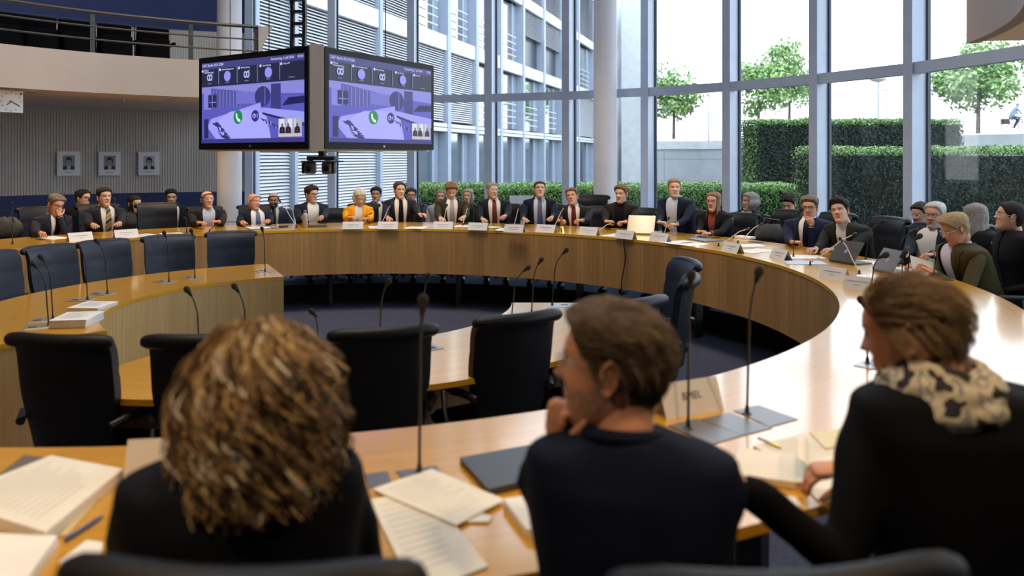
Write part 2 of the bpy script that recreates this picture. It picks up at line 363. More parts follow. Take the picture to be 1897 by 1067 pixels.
# ---------------------------------------------------------------- window wall
DA=10.43; A0=104.2
angs=[A0-DA*i-(2.5 if i>8 else 0) for i in range(14)]
for i in range(14):
    a=angs[i]; p=G3(GR,a); R=Matrix.Rotation(radians(a),3,'Z')
    m=MB(); m.box((p.x,p.y,3.6),(.20,.12,7.2),0,R); q=G3(GR+.115,a); m.box((q.x,q.y,3.6),(.04,.17,7.2),1,R); struct(m.build('trim_%d'%(20+i),[MULL,MULLD],smooth=False))
for i in range(13):
    a,b=G3(GR+.08,angs[i]),G3(GR+.08,angs[i+1]); d=(b-a); L=d.length; th=atan2(d.y,d.x); R=Matrix.Rotation(th,3,'Z'); c=(a+b)/2
    m=MB(); m.box((c.x,c.y,3.6),(L,.024,7.2),0,R); w=struct(m.build('window_%d'%(i+1),GLASS,smooth=False))
    m=MB(); e=R@Vector((0,1,0)); ci=(a+b)/2-(a+b-2*Vector((*GC,0))).normalized()*.10
    for z,h in((2.52,.12),(5.2,.12),(.05,.1)): m.box((ci.x,ci.y,z),(L-.1,.10,h),0,R)
    struct(m.build('window_frame',MULL,w,smooth=False))
# ---------------------------------------------------------------- outside: office wing
FAC=lambda D,z=0.0,off=0.0: Vector((.31*D-12.57,D,z))+Vector((.955,-.296,0))*off
posts=[17.6]+[12.57/(.31-(px-CX)/FPX) for px in(460,533,608,693,758,821,874,920,962,1001,1035,1066,1096,1122)]
WPOST=mat('facade_post',(.33,.38,.47),.5,var=.05,vs=3); WBAND=mat('facade_band',(.60,.61,.64),.45,var=.03,vs=2)
SLAT=mat('blind_slat',(.70,.71,.75),.45,var=.03,vs=3); WGL=mat('facade_glass',(.86,.90,.95),.05,.95,var=.12,vs=.5)
WDK=mat('facade_dark_glass',(.04,.055,.085),.3,.2,var=.1,vs=.5); WGR=mat('facade_ground_glass',(.30,.36,.42),.08,.8,var=.15,vs=.4)
WBACK=mat('facade_back',(.10,.13,.19),.6,var=.15,vs=1)  # dark blue-grey body of the wing behind posts and windows
org=FAC(30); bld=empty('office_building',org,0,'glass office wing with white slatted blinds and pale floor bands outside the hall','building')
th=atan2(1,.31); RF=Matrix.Rotation(th,3,'Z')
def fbox(mb,D0,D1,z0,z1,off,dep,mi=0):
    a,b=FAC(D0,0,off),FAC(D1,0,off); c=(a+b)/2-org; mb.box((c.x,c.y,(z0+z1)/2),((b-a).length,dep,z1-z0),mi,RF)
FL=[(-.6,2.55),(2.95,5.7),(6.35,9.3),(9.95,12.9)]
m=MB(); fbox(m,17,63,-.6,14,-1.2,1.6); m.build('wall',WBACK,bld,smooth=False)
m=MB()
for z in(2.55,2.72): fbox(m,17,63,z,z+.14,.12,.25)
fbox(m,17,63,5.72,6.3,.12,.2); fbox(m,17,63,9.35,9.9,.12,.2); fbox(m,17,63,12.95,14,.12,.2); m.build('floor_band',WBAND,bld,smooth=False)
for D in posts:
    hw=.07+.004*max(0,D-20) if D<28 else .16; m=MB(); fbox(m,D-hw,D+hw,-.6,14,.05,.45); m.build('post',WPOST,bld,smooth=False)
for i in range(len(posts)-1):
    D0,D1=posts[i]+(.18 if i>4 else .08),posts[i+1]-(.18 if i>4 else .08)
    for f,(z0,z1) in enumerate(FL):
        blind = (i<=4) or (f==1 and i in(5,6,12,13)) or (f==2 and i in(9,10)) or (f==3)
        if f==0 and i==5: blind=False
        m=MB(); fbox(m,D0,D1,z0,z1,-.2,.06); g=m.build('window',WDK if blind else (WGR if f==0 else WGL),bld,smooth=False)
        if blind:
            m=MB(); z=z0+.05
            zz=z0 if not(f==2 and i in(9,10)) else z0+1.6
            while z<z1:
                if z>=zz:
                    a,b=FAC(D0,0,.10),FAC(D1,0,.10); c=(a+b)/2-org
                    m.box((c.x,c.y,z),((b-a).length,.080,.006),0,RF@Matrix.Rotation(radians(43),3,'X'))
                z+=.088
            m.build('blind',SLAT,g,smooth=False)
        else:
            m=MB(); dd=(D1-D0); fbox(m,D0+dd*.74,D0+dd*.78,z0,z1,-.12,.1); fbox(m,D0+dd*.78,D1,z0,z1,-.14,.03,1); m.build('window_frame',[WPOST,mat('tinted_panel',(.26,.31,.40),.25,var=.05)],g,smooth=False)
            if f in(1,2):
                m=MB()
                for k in range(4): fbox(m,D0,D0+dd*.8,z0+.25+.32*k,z0+.29+.32*k,.08,.04)
                m.build('guard_rail',WBAND,g,smooth=False)
m=MB(); p=atD(1160,200,64); m.box((p.x+.2,p.y,7),(1.7,4,15),0); o=m.build('concrete_pier',mat('outdoor_concrete',(.50,.52,.55),.8,var=.08,vs=2,bump=.1,bs=8),smooth=False); tag(o,'tall pale concrete pier rising at the far end of the office wing','pier')
# ground, garden wall, terrace
m=MB(); m.add([(-60,13.6,-.6),(90,13.6,-.6),(90,75,-.6),(-60,75,-.6)],[(0,1,2,3)]); m.add([(2.0,-12,-.6),(90,-12,-.6),(90,13.6,-.6),(2.0,13.6,-.6)],[(0,1,2,3)]); struct(m.build('floor_garden',mat('garden_gravel',(.12,.13,.11),.9,var=.2,vs=2)))
OC=mat('outdoor_concrete'); OC2=mat('garden_wall_concrete',(.34,.36,.40),.8,var=.06,vs=1.2,bump=.1,bs=6)
pl=[Vector((4,73,0)),Vector((16.5,70,0)),Vector((28.5,50,0)),Vector((38,36,0))]
gw=empty('garden_wall',pl[1],0,'long pale concrete retaining wall with jointed panels and darker coping behind the hedges','wall')
for i in range(3):
    a,b=pl[i]-pl[1],pl[i+1]-pl[1]; d=b-a; L=d.length; R=Matrix.Rotation(atan2(d.y,d.x),3,'Z'); c=(a+b)/2; n=max(1,int(L/3.2)); m=MB()
    for k in range(n):
        q=a+d*((k+.5)/n); m.box((q.x,q.y,-.2),(L/n-.03,.4,2.98),0,R); m.box((q.x,q.y,1.76),(L/n-.03,.4,.88),0,R)
    m.box((c.x,c.y,.4),(L,.3,3.9),1,R); m.build('panel',[OC2,mat('joint_grey',(.22,.24,.27),.8,var=.05)],gw,smooth=False); m=MB(); m.box((c.x,c.y,2.55),(L+.1,.7,.72),0,R); m.build('coping',OC,gw,smooth=False)
m=MB(); t=[(4,73.2,2.9),(16.6,70.2,2.9),(28.7,50.2,2.9),(38.2,36.2,2.9),(120,60,3.3),(60,140,3.3),(-10,140,3.3)]
m.add(t,[tuple(range(7))]); struct(m.build('floor_terrace',mat('street_paving',(.55,.55,.56),.85,var=.05,vs=.5)))
# hedges and trees
LEAFD=mat('hedge_leaf',(.012,.026,.016),.55,var=.35,vs=1.5,spec=.35); LEAFL=mat('hedge_new_sunlit_leaf',(.11,.24,.035),.5,var=.2,vs=2)  # pale leaf: new growth on top, painted sunlight on left faces
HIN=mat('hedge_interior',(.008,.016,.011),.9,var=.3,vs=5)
def leaf(mb,p,s,nrm,mi):
    t=Vector((random.gauss(0,1),random.gauss(0,1),random.gauss(0,1))); n=(nrm+t*.55).normalized(); a=n.orthogonal().normalized(); a=(Matrix.Rotation(random.random()*6.28,3,n)@a); b=n.cross(a)
    mb.add([p-a*s,p-b*s*.45+a*s*.1,p+a*s,p+b*s*.45+a*s*.1],[(0,1,2,3)],mi)
def hedge(x0,x1,y0,y1,zt,n,s,lab,topn=.09,zb=-.6,side=0):
    o=empty('clipped_hedge',((x0+x1)/2,(y0+y1)/2,zb),0,lab,'hedge'); cx,cy=(x0+x1)/2,(y0+y1)/2
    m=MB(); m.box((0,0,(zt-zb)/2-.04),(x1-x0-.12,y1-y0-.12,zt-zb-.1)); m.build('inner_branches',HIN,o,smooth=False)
    m=MB(); faces=[('f',(x1-x0)*(zt-max(zb,0))),('t',(x1-x0)*(y1-y0)*1.3),('l',(y1-y0)*(zt)),('r',(y1-y0)*zt*.4)]; tot=sum(w for _,w in faces)
    for k,w in faces:
        for _ in range(int(n*w/tot)):
            u,v=random.random(),random.random(); j=random.uniform(-.05,.05)
            wob=.05*noise.noise(Vector((u*(x1-x0)*1.7,v*3,x0)))
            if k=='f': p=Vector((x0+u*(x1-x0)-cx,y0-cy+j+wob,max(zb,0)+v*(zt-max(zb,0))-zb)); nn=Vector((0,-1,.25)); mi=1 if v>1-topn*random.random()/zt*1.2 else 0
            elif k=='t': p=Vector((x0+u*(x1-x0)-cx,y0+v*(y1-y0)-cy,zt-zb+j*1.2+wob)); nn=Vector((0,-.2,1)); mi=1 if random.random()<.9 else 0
            elif k=='l': p=Vector((x0-cx+j,y0+u*(y1-y0)-cy,max(zb,0)+v*(zt-max(zb,0))-zb)); nn=Vector((-1,0,.25)); mi=1 if random.random()<.5 else 0  # half the leaves pale: the sunlit left side put into the colour
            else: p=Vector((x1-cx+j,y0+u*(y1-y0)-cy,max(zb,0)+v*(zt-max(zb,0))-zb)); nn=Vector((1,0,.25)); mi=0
            leaf(m,p,s*random.uniform(.7,1.3),nn,mi)
    m.build('foliage',[LEAFD,LEAFL],o,smooth=False)
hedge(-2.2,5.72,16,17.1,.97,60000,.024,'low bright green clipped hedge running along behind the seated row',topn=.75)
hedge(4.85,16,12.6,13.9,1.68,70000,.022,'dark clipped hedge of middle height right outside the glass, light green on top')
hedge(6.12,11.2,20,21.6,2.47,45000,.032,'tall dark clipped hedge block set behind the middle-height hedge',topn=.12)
TL=mat('tree_leaf',(.17,.30,.11),.5,var=.3,vs=.8); TL2=mat('tree_leaf_pale',(.30,.46,.13),.5,var=.25,vs=.8); BARK=mat('tree_bark',(.16,.13,.11),.85,var=.2,vs=4)
def tree(px,ycen,D,hw,hh,n,lab,ybase=248):
    c=atD(px,ycen,D); base=CAMZ-(ybase-HY)*D/FPX; o=empty('plane_tree',(c.x,c.y,base),0,lab,'tree')
    H=c.z-base; m=MB(); m.tube([(0,0,0),(.03,0,H*.5),(0,0,H),(.05,0,H+hh*.6)],[.14,.11,.08,.03],8)
    for k in range(6):
        a=k*1.05+.3; z=H-hh*.6+k*hh*.18; m.tube([(0,0,z-.3),(cos(a)*hw*.4,sin(a)*hw*.4,z+.3),(cos(a)*hw*.75,sin(a)*hw*.75,z+.6)],[.05,.035,.015],5)
    m.build('trunk',BARK,o); m=MB(); cl=[]
    for _ in range(26):
        v=Vector((random.gauss(0,1),random.gauss(0,1),random.gauss(0,1))).normalized()*random.uniform(.35,.9)
        cl.append((Vector((v.x*hw,v.y*hw,H+v.z*hh)),random.uniform(.28,.46)*hw))
    for _ in range(n):
        q,r=random.choice(cl); v=Vector((random.gauss(0,1),random.gauss(0,1),random.gauss(0,.8))).normalized()
        leaf(m,q+v*r*random.uniform(.6,1.05),.17*random.uniform(.7,1.3),v+Vector((0,0,.6)),0 if random.random()<.6 else 1)
    m.build('crown',[TL,TL2],o,smooth=False)
tree(1248,170,62,2.3,2.0,3600,'small light green tree behind the garden wall, nearest the free-standing column',258)
tree(1405,160,60,2.4,2.0,3800,'light green tree with a thin trunk standing left of the tallest one',248)
tree(1462,138,62,2.6,2.6,4200,'taller light green tree beside the thin trunked one above the dark hedge block',248)
tree(1812,132,46,2.6,2.3,4600,'light green tree with a stout trunk beside the passing cyclist',248)
def pole(px,ytop,ybase,D,disc,lab,nm='street_lamp',cat='street lamp'):
    b=atD(px,ybase,D); H=(ybase-ytop)*D/FPX; o=empty(nm,b,0,lab,cat); m=MB(); m.lathe([(.07,0),(.06,.5),(.04,H)],n=10); m.build('pole',WPOST,o)
    if disc: m=MB(); m.lathe([(.06,H-.1),(disc*.7,H),(disc,H+.12),(disc*.5,H+.22),(.05,H+.25)],n=20); m.build('lamp_shade',WBAND,o)
pole(1627,150,250,50,.55,'street lamp with a wide flat white shade, nearer of the pair')
pole(1643,168,250,58,.45,'slimmer and lower street lamp just behind the other one')
pole(1313,172,262,62,0,'bare grey pole standing on the terrace behind the garden wall','metal_pole','pole')
# ---------------------------------------------------------------- ring tables
def ring_table(name,lab,Ri,Ro,zt,zb,a0,a1,pm,cat='table'):
    full=abs(a1-a0)>=359.9
    o=empty(name,C3(0,0,0),0,lab,cat); c0=(0,0); st=1.5
    m=MB(); m.arc(Ri,Ro,zt-.028,zt,a0,a1,st,c=c0); m.build('tabletop',TOP,o,ang=30)
    m=MB(); m.arc(Ri+.004,Ri+.03,zb,zt-.029,a0,a1,st,c=c0); m.build('front_panel',pm,o,ang=30)
    if not full:
        for a in(a0+.6,a1-.6):
            m=MB(); m.arc(Ri+.03,Ro-.03,zb,zt-.029,a-.45,a+.45,.9,c=c0); m.build('end_panel',pm,o,smooth=False)
    n=max(2,int(radians(a1-a0)*Ri/1.35))
    for k in range(n):
        a=a0+(a1-a0)*(k+.5)/n; p=Vector((cos(radians(a)),sin(radians(a)),0))
        m=MB(); zf=-.22 if Ri+.45<4.25 else 0
        m.box(p*(Ri+.42)+Vector((0,0,(zt-.03+zf)/2)),(.10,.04,zt-.03-zf),0,Matrix.Rotation(radians(a),3,'Z')); m.build('leg',STEEL,o,smooth=False)
    return o
R1i,R1o,R2i,R2o=3.53,4.48,1.418,2.35
ring_table('round_conference_table','outer circular conference table, pale maple top over a brown veneer apron',R1i,R1o,.74,.217,0,360,PANEL)
ring_table('curved_conference_table','lower curved table segment on the far side with papers and empty navy chairs behind',R2i,R2o,.52,-.19,115.4,221.4,PANEL2)
ring_table('curved_conference_table','lower curved table segment on the near side behind the tall black chair backs',R2i,R2o,.52,-.19,251.5,360,PANEL2)
# ---------------------------------------------------------------- conference chairs
def chair_mesh(mleather,nm='conference_chair'):
    t=empty(nm)
    W=.245
    def back(u,v,side):
        # u across, v up ; side 0 front, 1 back
        x=(u*2-1); z=.47+.555*v; w=(.188+.040*smooth(0,.6,v)); y=-.235-.075*v+(.055*x*x)
        top=smooth(.86,1,v); y-= .02*top
        th=.035-.012*abs(x)**4; yy=y+(th if side==0 else -th)
        if v>.97: yy=y+(th*.5 if side==0 else -th*.5)
        sm=.006*(1-smooth(0,.02,abs(v-.72))) if side==0 else 0
        return Vector((x*w,yy-sm,z-.006*max(0,v-.9)/.1*x**4))
    m=MB(); nu,nv=13,22
    m.grid(lambda u,v:back(u,v,0),nu,nv,flip=True); m.grid(lambda u,v:back(u,v,1),nu,nv)
    b=nu*nv; e=[]
    for j in range(nv-1): e+= [(j*nu,(j+1)*nu,b+(j+1)*nu,b+j*nu),(b+j*nu+nu-1,b+(j+1)*nu+nu-1,(j+1)*nu+nu-1,j*nu+nu-1)]
    for i in range(nu-1): e+= [(i,b+i,b+i+1,i+1),((nv-1)*nu+i,(nv-1)*nu+i+1,b+(nv-1)*nu+i+1,b+(nv-1)*nu+i)]
    m.add([],[],0); 
    for q in e: m.f.append(q); m.m.append(0); m.uv.append(None)
    m.tube([back(u/10,.985,0)+Vector((0,-.035,.0)) for u in range(11)],[.030]+[.034]*9+[.030],10,round_caps=True)
    bk=m.build('backrest',mleather,t,ang=60)
    m=MB()
    def seat(u,v): 
        x=u*2-1; y=v*2-1; return Vector((x*.24,y*.24,.47-.02*abs(x)**3-.03*max(0,y)**3+.01*abs(x)))
    m.grid(seat,9,9); m.rbox((0,0,.43),(.47,.47,.07),.05); m.build('seat',mleather,t,ang=60)
    for s in(-1,1):
        m=MB(); m.rbox((s*.262,.02,.655),(.055,.28,.028),.025); m.tube([(s*.262,-.1,.65),(s*.255,-.19,.66),(s*.215,-.26,.64)],.02,8); a=m.build('armrest',BPLAS,t,ang=60)
        m=MB(); m.tube([(s*.262,.0,.645),(s*.265,-.02,.52),(s*.24,-.04,.41),(s*.1,-.04,.40)],.014,8); m.build('arm_support',CHROME,a)
    m=MB(); m.lathe([(.05,.36),(.05,.40),(.03,.40),(.03,.24),(.022,.24),(.022,.09)],n=14); m.build('gas_column',BPLAS,t)
    m=MB()
    for k in range(5):
        a=k*2*pi/5+.3; d=Vector((cos(a),sin(a),0)); m.tube([d*.03+Vector((0,0,.11)),d*.15+Vector((0,0,.10)),d*.30+Vector((0,0,.07))],[.024,.02,.014],8)
    m.build('star_base',CHROME,t)
    for k in range(5):
        a=k*2*pi/5+.3; m=MB(); m.ell((cos(a)*.30,sin(a)*.30,.028),(.022,.022,.028),10,6); m.build('caster',BPLAS,t)
    return t
_cn=chair_mesh(NAVY); _cb=chair_mesh(BLACKL); _used={}
def chair(p,face,lab,kind='b',group='conference chairs around the ring tables',z=0.0):
    """face: world heading of the chair front in degrees"""
    src=_cb if kind=='b' else _cn; rz=radians(face-90); loc=(p[0],p[1],z)
    if kind not in _used:
        _used[kind]=1; src.location=loc; src.rotation_euler=(0,0,rz); tag(src,lab,'chair',group); return src
    return dup(src,loc,rz,lab,group)
def chair_c(r,deg,lab,kind='b',z=0.0,turn=0.0): return chair(C3(r,deg),deg+180+turn,lab,kind,z=z)
# back surface sits about .3 behind the seat centre
for r,d,lab in((2.47,157.8,'empty navy leather chair behind the pair of microphones nearest the paper stacks'),(2.46,147.3,'empty navy leather chair second from the picture edge in the lower far row'),(2.42,135.6,'empty navy leather chair in the lower far row, second from its free end'),(2.44,123.3,'empty navy leather chair at the free end of the far curved table'),(2.5,168.5,'navy leather chair cut off by the picture edge behind the far curved table')):
    chair_c(r,d,lab,'n',-.22,{123.3:-14,135.6:-8}.get(d,0))
for r,d,lab,t in((2.12,-52.3,'empty black leather chair seen from behind, beside the face of the leaning man',-6),(2.10,-69.4,'empty black leather chair seen from behind, just behind the long upright microphone',0),(2.10,-88.5,'empty black leather chair from behind, mostly hidden by the curly blond hair',3),(2.16,-103.3,'big empty black leather chair from behind above the white binder pages',5)):
    chair_c(r,d,lab,'b',-.22,t)
for r,d,lab,t in((2.3,-34,'navy leather chair turned sideways, its top edge showing above the leaning mans hair',-20),(2.35,-15,'nearer of two navy chairs seen from the side inside the ring',0),(2.42,1,'farther of two navy chairs seen from the side inside the ring',8)):
    chair_c(r,d,lab,'n',-.22,t)
# ---------------------------------------------------------------- microphones
def plate(p,deg,z,w=.13,l=.17,lab=''):
    o=empty('socket_plate',(p[0],p[1],z),radians(deg),lab,'socket plate','grey socket plates let into the tables')
    m=MB(); m.rbox((0,0,.002),(l,w,.004),.004); m.build('plate',GREYPL,o); m=MB(); m.rbox((l*.22,w*.12,.0045),(.05,.03,.003),.003); m.build('socket',BPLAS,o)
def mic(bx,by,tx,ty,zt,lab,silver=False,ball=1.0,bend=.55,mk=None,pl=True,dD=0.0):
    b=unproj(bx,by,zt); tp=atD(tx,ty,b.y+dD)-b
    o=empty('gooseneck_microphone',b,0,lab,'microphone','gooseneck microphones on the ring tables')
    k=Vector((tp.x*bend*.35,tp.y*bend*.35,tp.z*.68)) if not silver else Vector((tp.x*.05,0,tp.z*.12))
    pts=[Vector((0,0,.0)),Vector((0,0,.02)),k*.5,k]
    if silver: pts=[Vector((0,0,0)),Vector((0,0,.03)),k,k+(tp-k)*.35,k+(tp-k)*.7+Vector((0,0,.018)),tp]
    else: pts+= [k+(tp-k)*.35+Vector((-tp.x*.06,0,.012)),k+(tp-k)*.7+Vector((-tp.x*.04,0,.012)),tp]
    m=MB(); m.lathe([(.016,0),(.016,.004),(.008,.008),(.006,.03)],n=12); m.build('base',BPLAS,o)
    m=MB(); m.tube(pts[:4] if not silver else pts[:3],.0042,8); m.build('stem',BPLAS,o)
    m=MB(); m.tube(pts[3:] if not silver else pts[2:],.0038 if not silver else .0042,8); m.build('gooseneck',mat('gooseneck_silver',(.62,.58,.52),.4,.25) if silver else STEEL,o)
    d=(pts[-1]-pts[-2]).normalized(); R=d.to_track_quat('Z','Y').to_matrix(); s=ball
    m=MB(); m.lathe([(.005*s,-.03*s),(.0085*s,-.02*s),(.010*s,-.005*s),(.0155*s,.004*s),(.0165*s,.014*s),(.013*s,.026*s),(.004*s,.032*s)],pts[-1],12,0,R); m.build('capsule',mat('foam_windscreen',(.02,.019,.018),.95,var=.3,vs=200) if not silver else BPLAS,o)
    if pl:
        q=b-Vector((*CEN,0)); a=math.degrees(atan2(q.y,q.x)); plate(b+Vector((0,0,0))+Vector((cos(radians(a)),sin(radians(a)),0))*.05,a,zt,lab='grey plate below the '+' '.join(lab.split()[:12]))
Z1,Z2=.74,.52
FARM=[(23,452,22,378,'black microphone standing upright by the picture edge'),
(168,427,166,371,'thin microphone in front of the dark jacket between the first two name cards'),
(213,427,212,370,'thin microphone in front of the man with the orange and green striped tie'),
(346,431,343,404,'short dark microphone in front of the balding man with clasped hands'),
(388,430,440,411,'microphone bent down flat beside the clasped hands of the balding man'),
(511,423,510,378,'dark microphone in front of the masked man leaning in at the side')]
for a in FARM: mic(*a[:4],Z1,a[4],False,.8,pl=False)
SILV=[(549,422,519,373,'silver microphone leaning toward the bald old man'),(705,420,725,378,'silver microphone in front of the man with the black tie'),
(672,417,686,396,'short silver microphone in front of the woman in the yellow jacket'),(821,418,828,381,'silver microphone beside the right hand of the man reading'),
(857,418,868,382,'silver microphone beside the left hand of the man reading'),(951,424,962,383,'silver microphone beside the green paper sheet'),
(1023,430,1046,383,'silver microphone pointing at the speaker with the dark red tie'),(1100,432,1135,414,'silver microphone bent low toward the man in the black shirt'),
(1192,432,1214,396,'silver microphone rising behind the open champagne coloured laptop'),(1230,436,1239,405,'small silver microphone at the hands of the blond man in light blue shirt'),
(1331,456,1385,424,'silver microphone leaning toward the grey haired woman in the back row'),(1367,451,1409,416,'silver microphone in front of the dark bag on the empty chair'),
(1501,491,1582,434,'large silver microphone bent over in front of the two leaning men'),(1592,508,1558,444,'silver microphone leaning back beside the dark tablet')]
for a in SILV: mic(*a[:4],Z1,a[4],True,.75,pl=False)
for a in [(1470,476,1483,391,'black microphone in front of the chin of the man with watch'),(1614,537,1637,474,'black microphone with foam ball behind the near grey head'),
(1671,512,1674,470,'black microphone with foam ball left of the olive jackets paper'),(1682,510,1700,440,'black microphone with foam ball before the white shirt of the bearded man'),
(1664,492,1692,429,'black microphone with foam ball beside the empty chair and bearded man'),(1604,480,1634,411,'black microphone with foam ball in front of the empty chair')]:
    mic(*a[:4],Z1,a[4],False,1.25,pl=False)
mic(1275,795,1280,517,Z1,'tall blurred microphone in front of the BMEL name card',ball=.95,pl=False)
mic(1384,768,1404,510,Z1,'tall microphone on the grey plates beside the open papers',ball=.95,pl=False)
mic(777,880,783,565,Z1,'tall blurred microphone between curly woman and leaning man',ball=.95,pl=False)
mic(1607,675,1597,560,Z1,'microphone behind the face of the man with the scarf',ball=.9)
for a in [(90,604,63,491,'front microphone of the pair beside the paper stack'),(98,592,77,478,'rear microphone of the pair beside the paper stack'),
(162,556,146,456,'microphone reaching over the second navy chair, nearer one'),(199,545,180,448,'microphone reaching over the second navy chair, farther one'),
(313,523,305,434,'microphone on the far curved table before the third navy chair'),(361,516,355,430,'microphone on the far curved table between third and last navy chair'),
(491,504,486,426,'microphone at the free end of the far curved table')]: mic(*a[:4],Z2,a[4],False,1.0)
for a in [(370,668,349,540,'microphone with pale brown foam above the hidden black chair'),(457,655,437,534,'microphone sticking up over the top of the curly hair'),(590,655,580,580,'microphone tip showing behind the curly hair'),
(703,645,718,525,'microphone standing behind the black chair, left of the pair'),(783,640,792,515,'microphone standing behind the tall blurred one'),
(948,590,976,498,'leftmost of three microphones at the end of the near curved table'),(985,582,1001,484,'middle one of three microphones at the end of the near curved table'),(1023,566,1047,466,'tallest of three microphones at the end of the near curved table')]: mic(*a[:4],Z2,a[4],False,1.0)
# ---------------------------------------------------------------- screens over the centre
def text(s,size,M,parent,m,name='lettering',align='LEFT',ext=.0006):
    c=bpy.data.curves.new(name,'FONT'); c.body=s; c.size=size; c.align_x=align; c.align_y='CENTER'; c.extrude=ext; c.materials.append(m)
    t=bpy.data.objects.new(name,c); COL.objects.link(t); t.matrix_local=M
    dg=bpy.context.evaluated_depsgraph_get(); me=bpy.data.meshes.new_from_object(t.evaluated_get(dg)); bpy.data.objects.remove(t)
    o=bpy.data.objects.new(name,me); COL.objects.link(o); o.parent=parent; o.matrix_local=M; return o
def emis(n,c,s=1.0): return mat(n,(0,0,0),.4,emit=c,es=s,spec=.3)
Fc=Vector((-1.375,5.66,0)); Lc=Vector((-2.47,6.42,0)); Rc=Vector((-.70,6.92,0)); Bc=Lc+Rc-Fc
cube_o=empty('display_cube',(Fc.x,Fc.y,1.63),0,'hanging cube of large monitors in a pale metal frame showing a video conference','monitor')
SILF=mat('display_frame',(.72,.69,.66),.4,.0,var=.05); BEZ=mat('display_bezel',(.006,.006,.008),.45,spec=.15,var=.05)
m=MB(); q=[Fc-Fc,Lc-Fc,Bc-Fc,Rc-Fc]; 
cc=sum(q,Vector())/4; q=[cc+(p-cc)*.985 for p in q]
m.add([(p.x,p.y,.0) for p in q]+[(p.x,p.y,.74) for p in q],[(3,2,1,0),(4,5,6,7),(0,1,5,4),(1,2,6,5),(2,3,7,6),(3,0,4,7)]); m.build('housing',SILF,cube_o,smooth=False)
m=MB(); m.box((0,.02,.37),(.10,.06,.75),0,Matrix.Rotation(radians(8),3,'Z')); m.build('corner_post',SILF,cube_o,smooth=False)
def screen(a,b,nm):
    d=(b-a); L=d.length; th=atan2(d.y,d.x); x=d.normalized(); n=Vector((x.y,-x.x,0)); xd,nd=x.copy(),n.copy(); c=(a+b)/2-Fc
    M=Matrix.Translation((a-Fc)+n*.0+Vector((0,0,.01)))@Matrix(((x.x,-n.x,0,0),(x.y,-n.y,0,0),(0,0,1,0),(0,0,0,1)))
    def W(u,v,o=0): return M@Vector((u,-o,v))
    m=MB(); i0,i1=.055,L-.045
    def bx(mb,u0,u1,v0,v1,o0,o1,mi=0):
        mb.add([W(u,v,o) for u in(u0,u1) for v in(v0,v1) for o in(o0,o1)],[(0,1,3,2),(4,6,7,5),(0,4,5,1),(2,3,7,6),(0,2,6,4),(1,5,7,3)],mi)
    bx(m,i0-.02,i1+.02,0,.72,.0,.05); mon=m.build('monitor',BEZ,cube_o,smooth=False)
    u0,u1,v0,v1=i0+.02,i1-.02,.05,.675; w=u1-u0; h=v1-v0
    P=lambda u,v,o:W(u0+u*w,v0+v*h,o)
    cols={}; m=MB(); mats=[]
    def mi(c,s=1.0):
        k=(c,s)
        if k not in cols: cols[k]=len(mats); mats.append(emis('screen_%02d_%02d_%02d'%tuple(int(v*99) for v in c),c,s*.85))
        return cols[k]
    lay=[.0505]
    def poly(pts,c,up=True):
        if up: lay[0]+=.00006
        m.add([P(u,v,lay[0]) for u,v in pts],[tuple(range(len(pts)))],mi(c))
    R4=lambda a,b,c,d:[(a,b),(c,b),(c,d),(a,d)]
    BASE=(.10,.10,.42)
    poly(R4(0,0,1,1),(.09,.09,.45))
    # picture of a white round table in a glazed hall, tinted violet
    poly(R4(0,.70,1,.93),(.016,.018,.05)); poly(R4(0,.92,1,1),(.05,.05,.20))
    poly(R4(.02,.42,.12,.70),(.20,.20,.60)); poly([(.0,.62),(1,.55),(1,.70),(0,.70)],(.22,.22,.62))
    poly([(.10,.42),(.42,.45),(.42,.62),(.10,.68)],(.08,.08,.32))
    for k in range(9): poly(R4(.12+.035*k,.43,.125+.035*k,.66-.005*k),(.22,.22,.62))
    poly(R4(.07,.44,.16,.60),(.02,.02,.10)); poly(R4(.08,.50,.155,.51),(.25,.25,.7)); poly(R4(.11,.44,.115,.6),(.25,.25,.7))
    poly([(.36,.47),(.62,.46),(.62,.60),(.36,.62)],(.15,.15,.52))
    poly([(.62+.075*cos(t*pi/12),.54+.12*sin(t*pi/12)) for t in range(24)],(.035,.035,.17)); poly(R4(.70,.38,.79,.68),(.04,.04,.19)); poly(R4(.64,.44,.645,.64),(.2,.2,.6))
    poly([(.8,.42),(1,.44),(1,.52),(.86,.51)],(.015,.015,.08))
    poly([(.10+.0,.30)]+[(.10+.5*sin(t*pi/20),.30+.17*sin(t*pi/20)) for t in range(1,11)]+[(.62,.30),(.62,.05),(.15,.05),(.06,.2)],(.30,.30,.85))
    poly([(.18,.28),(.30,.38),(.55,.40),(.66,.30),(.70,.05),(.30,.05),(.20,.15)],(.36,.36,.92))
    poly([(.58,.36),(1,.22),(1,.34),(.62,.41)],(.30,.30,.80)); poly([(.62,.33),(1,.18),(1,.21),(.62,.355)],(.02,.02,.09))
    rng=random.Random(3)
    for k in range(26):
        t=k/25; poly([(.10+.12*t+rng.uniform(-.02,.05),.28-.22*t+rng.uniform(-.03,.03)+b) for b,_ in((0,0),)]+[(.17+.14*t,.27-.2*t),(.14+.14*t,.22-.2*t)],(.03,.03,.16) if k%3 else (.35,.35,.85))
        poly([(.60+.32*t+rng.uniform(-.02,.02),.30-.18*t),(.635+.32*t,.27-.18*t),(.62+.32*t,.24-.18*t+rng.uniform(-.02,.02))],(.03,.03,.17) if k%2 else (.25,.25,.7))
    poly(R4(.03,.06,.075,.30),(.015,.015,.09)); poly([(.08,.22),(.2,.0),(.25,.0),(.10,.24)],(.32,.32,.85))
    poly(R4(0,0,1,.05),(.04,.04,.20))
    for k,x in enumerate((.185,.375,.575,.785)): poly(R4(x-.0025,.72,x+.0025,.92),(.22,.22,.55))
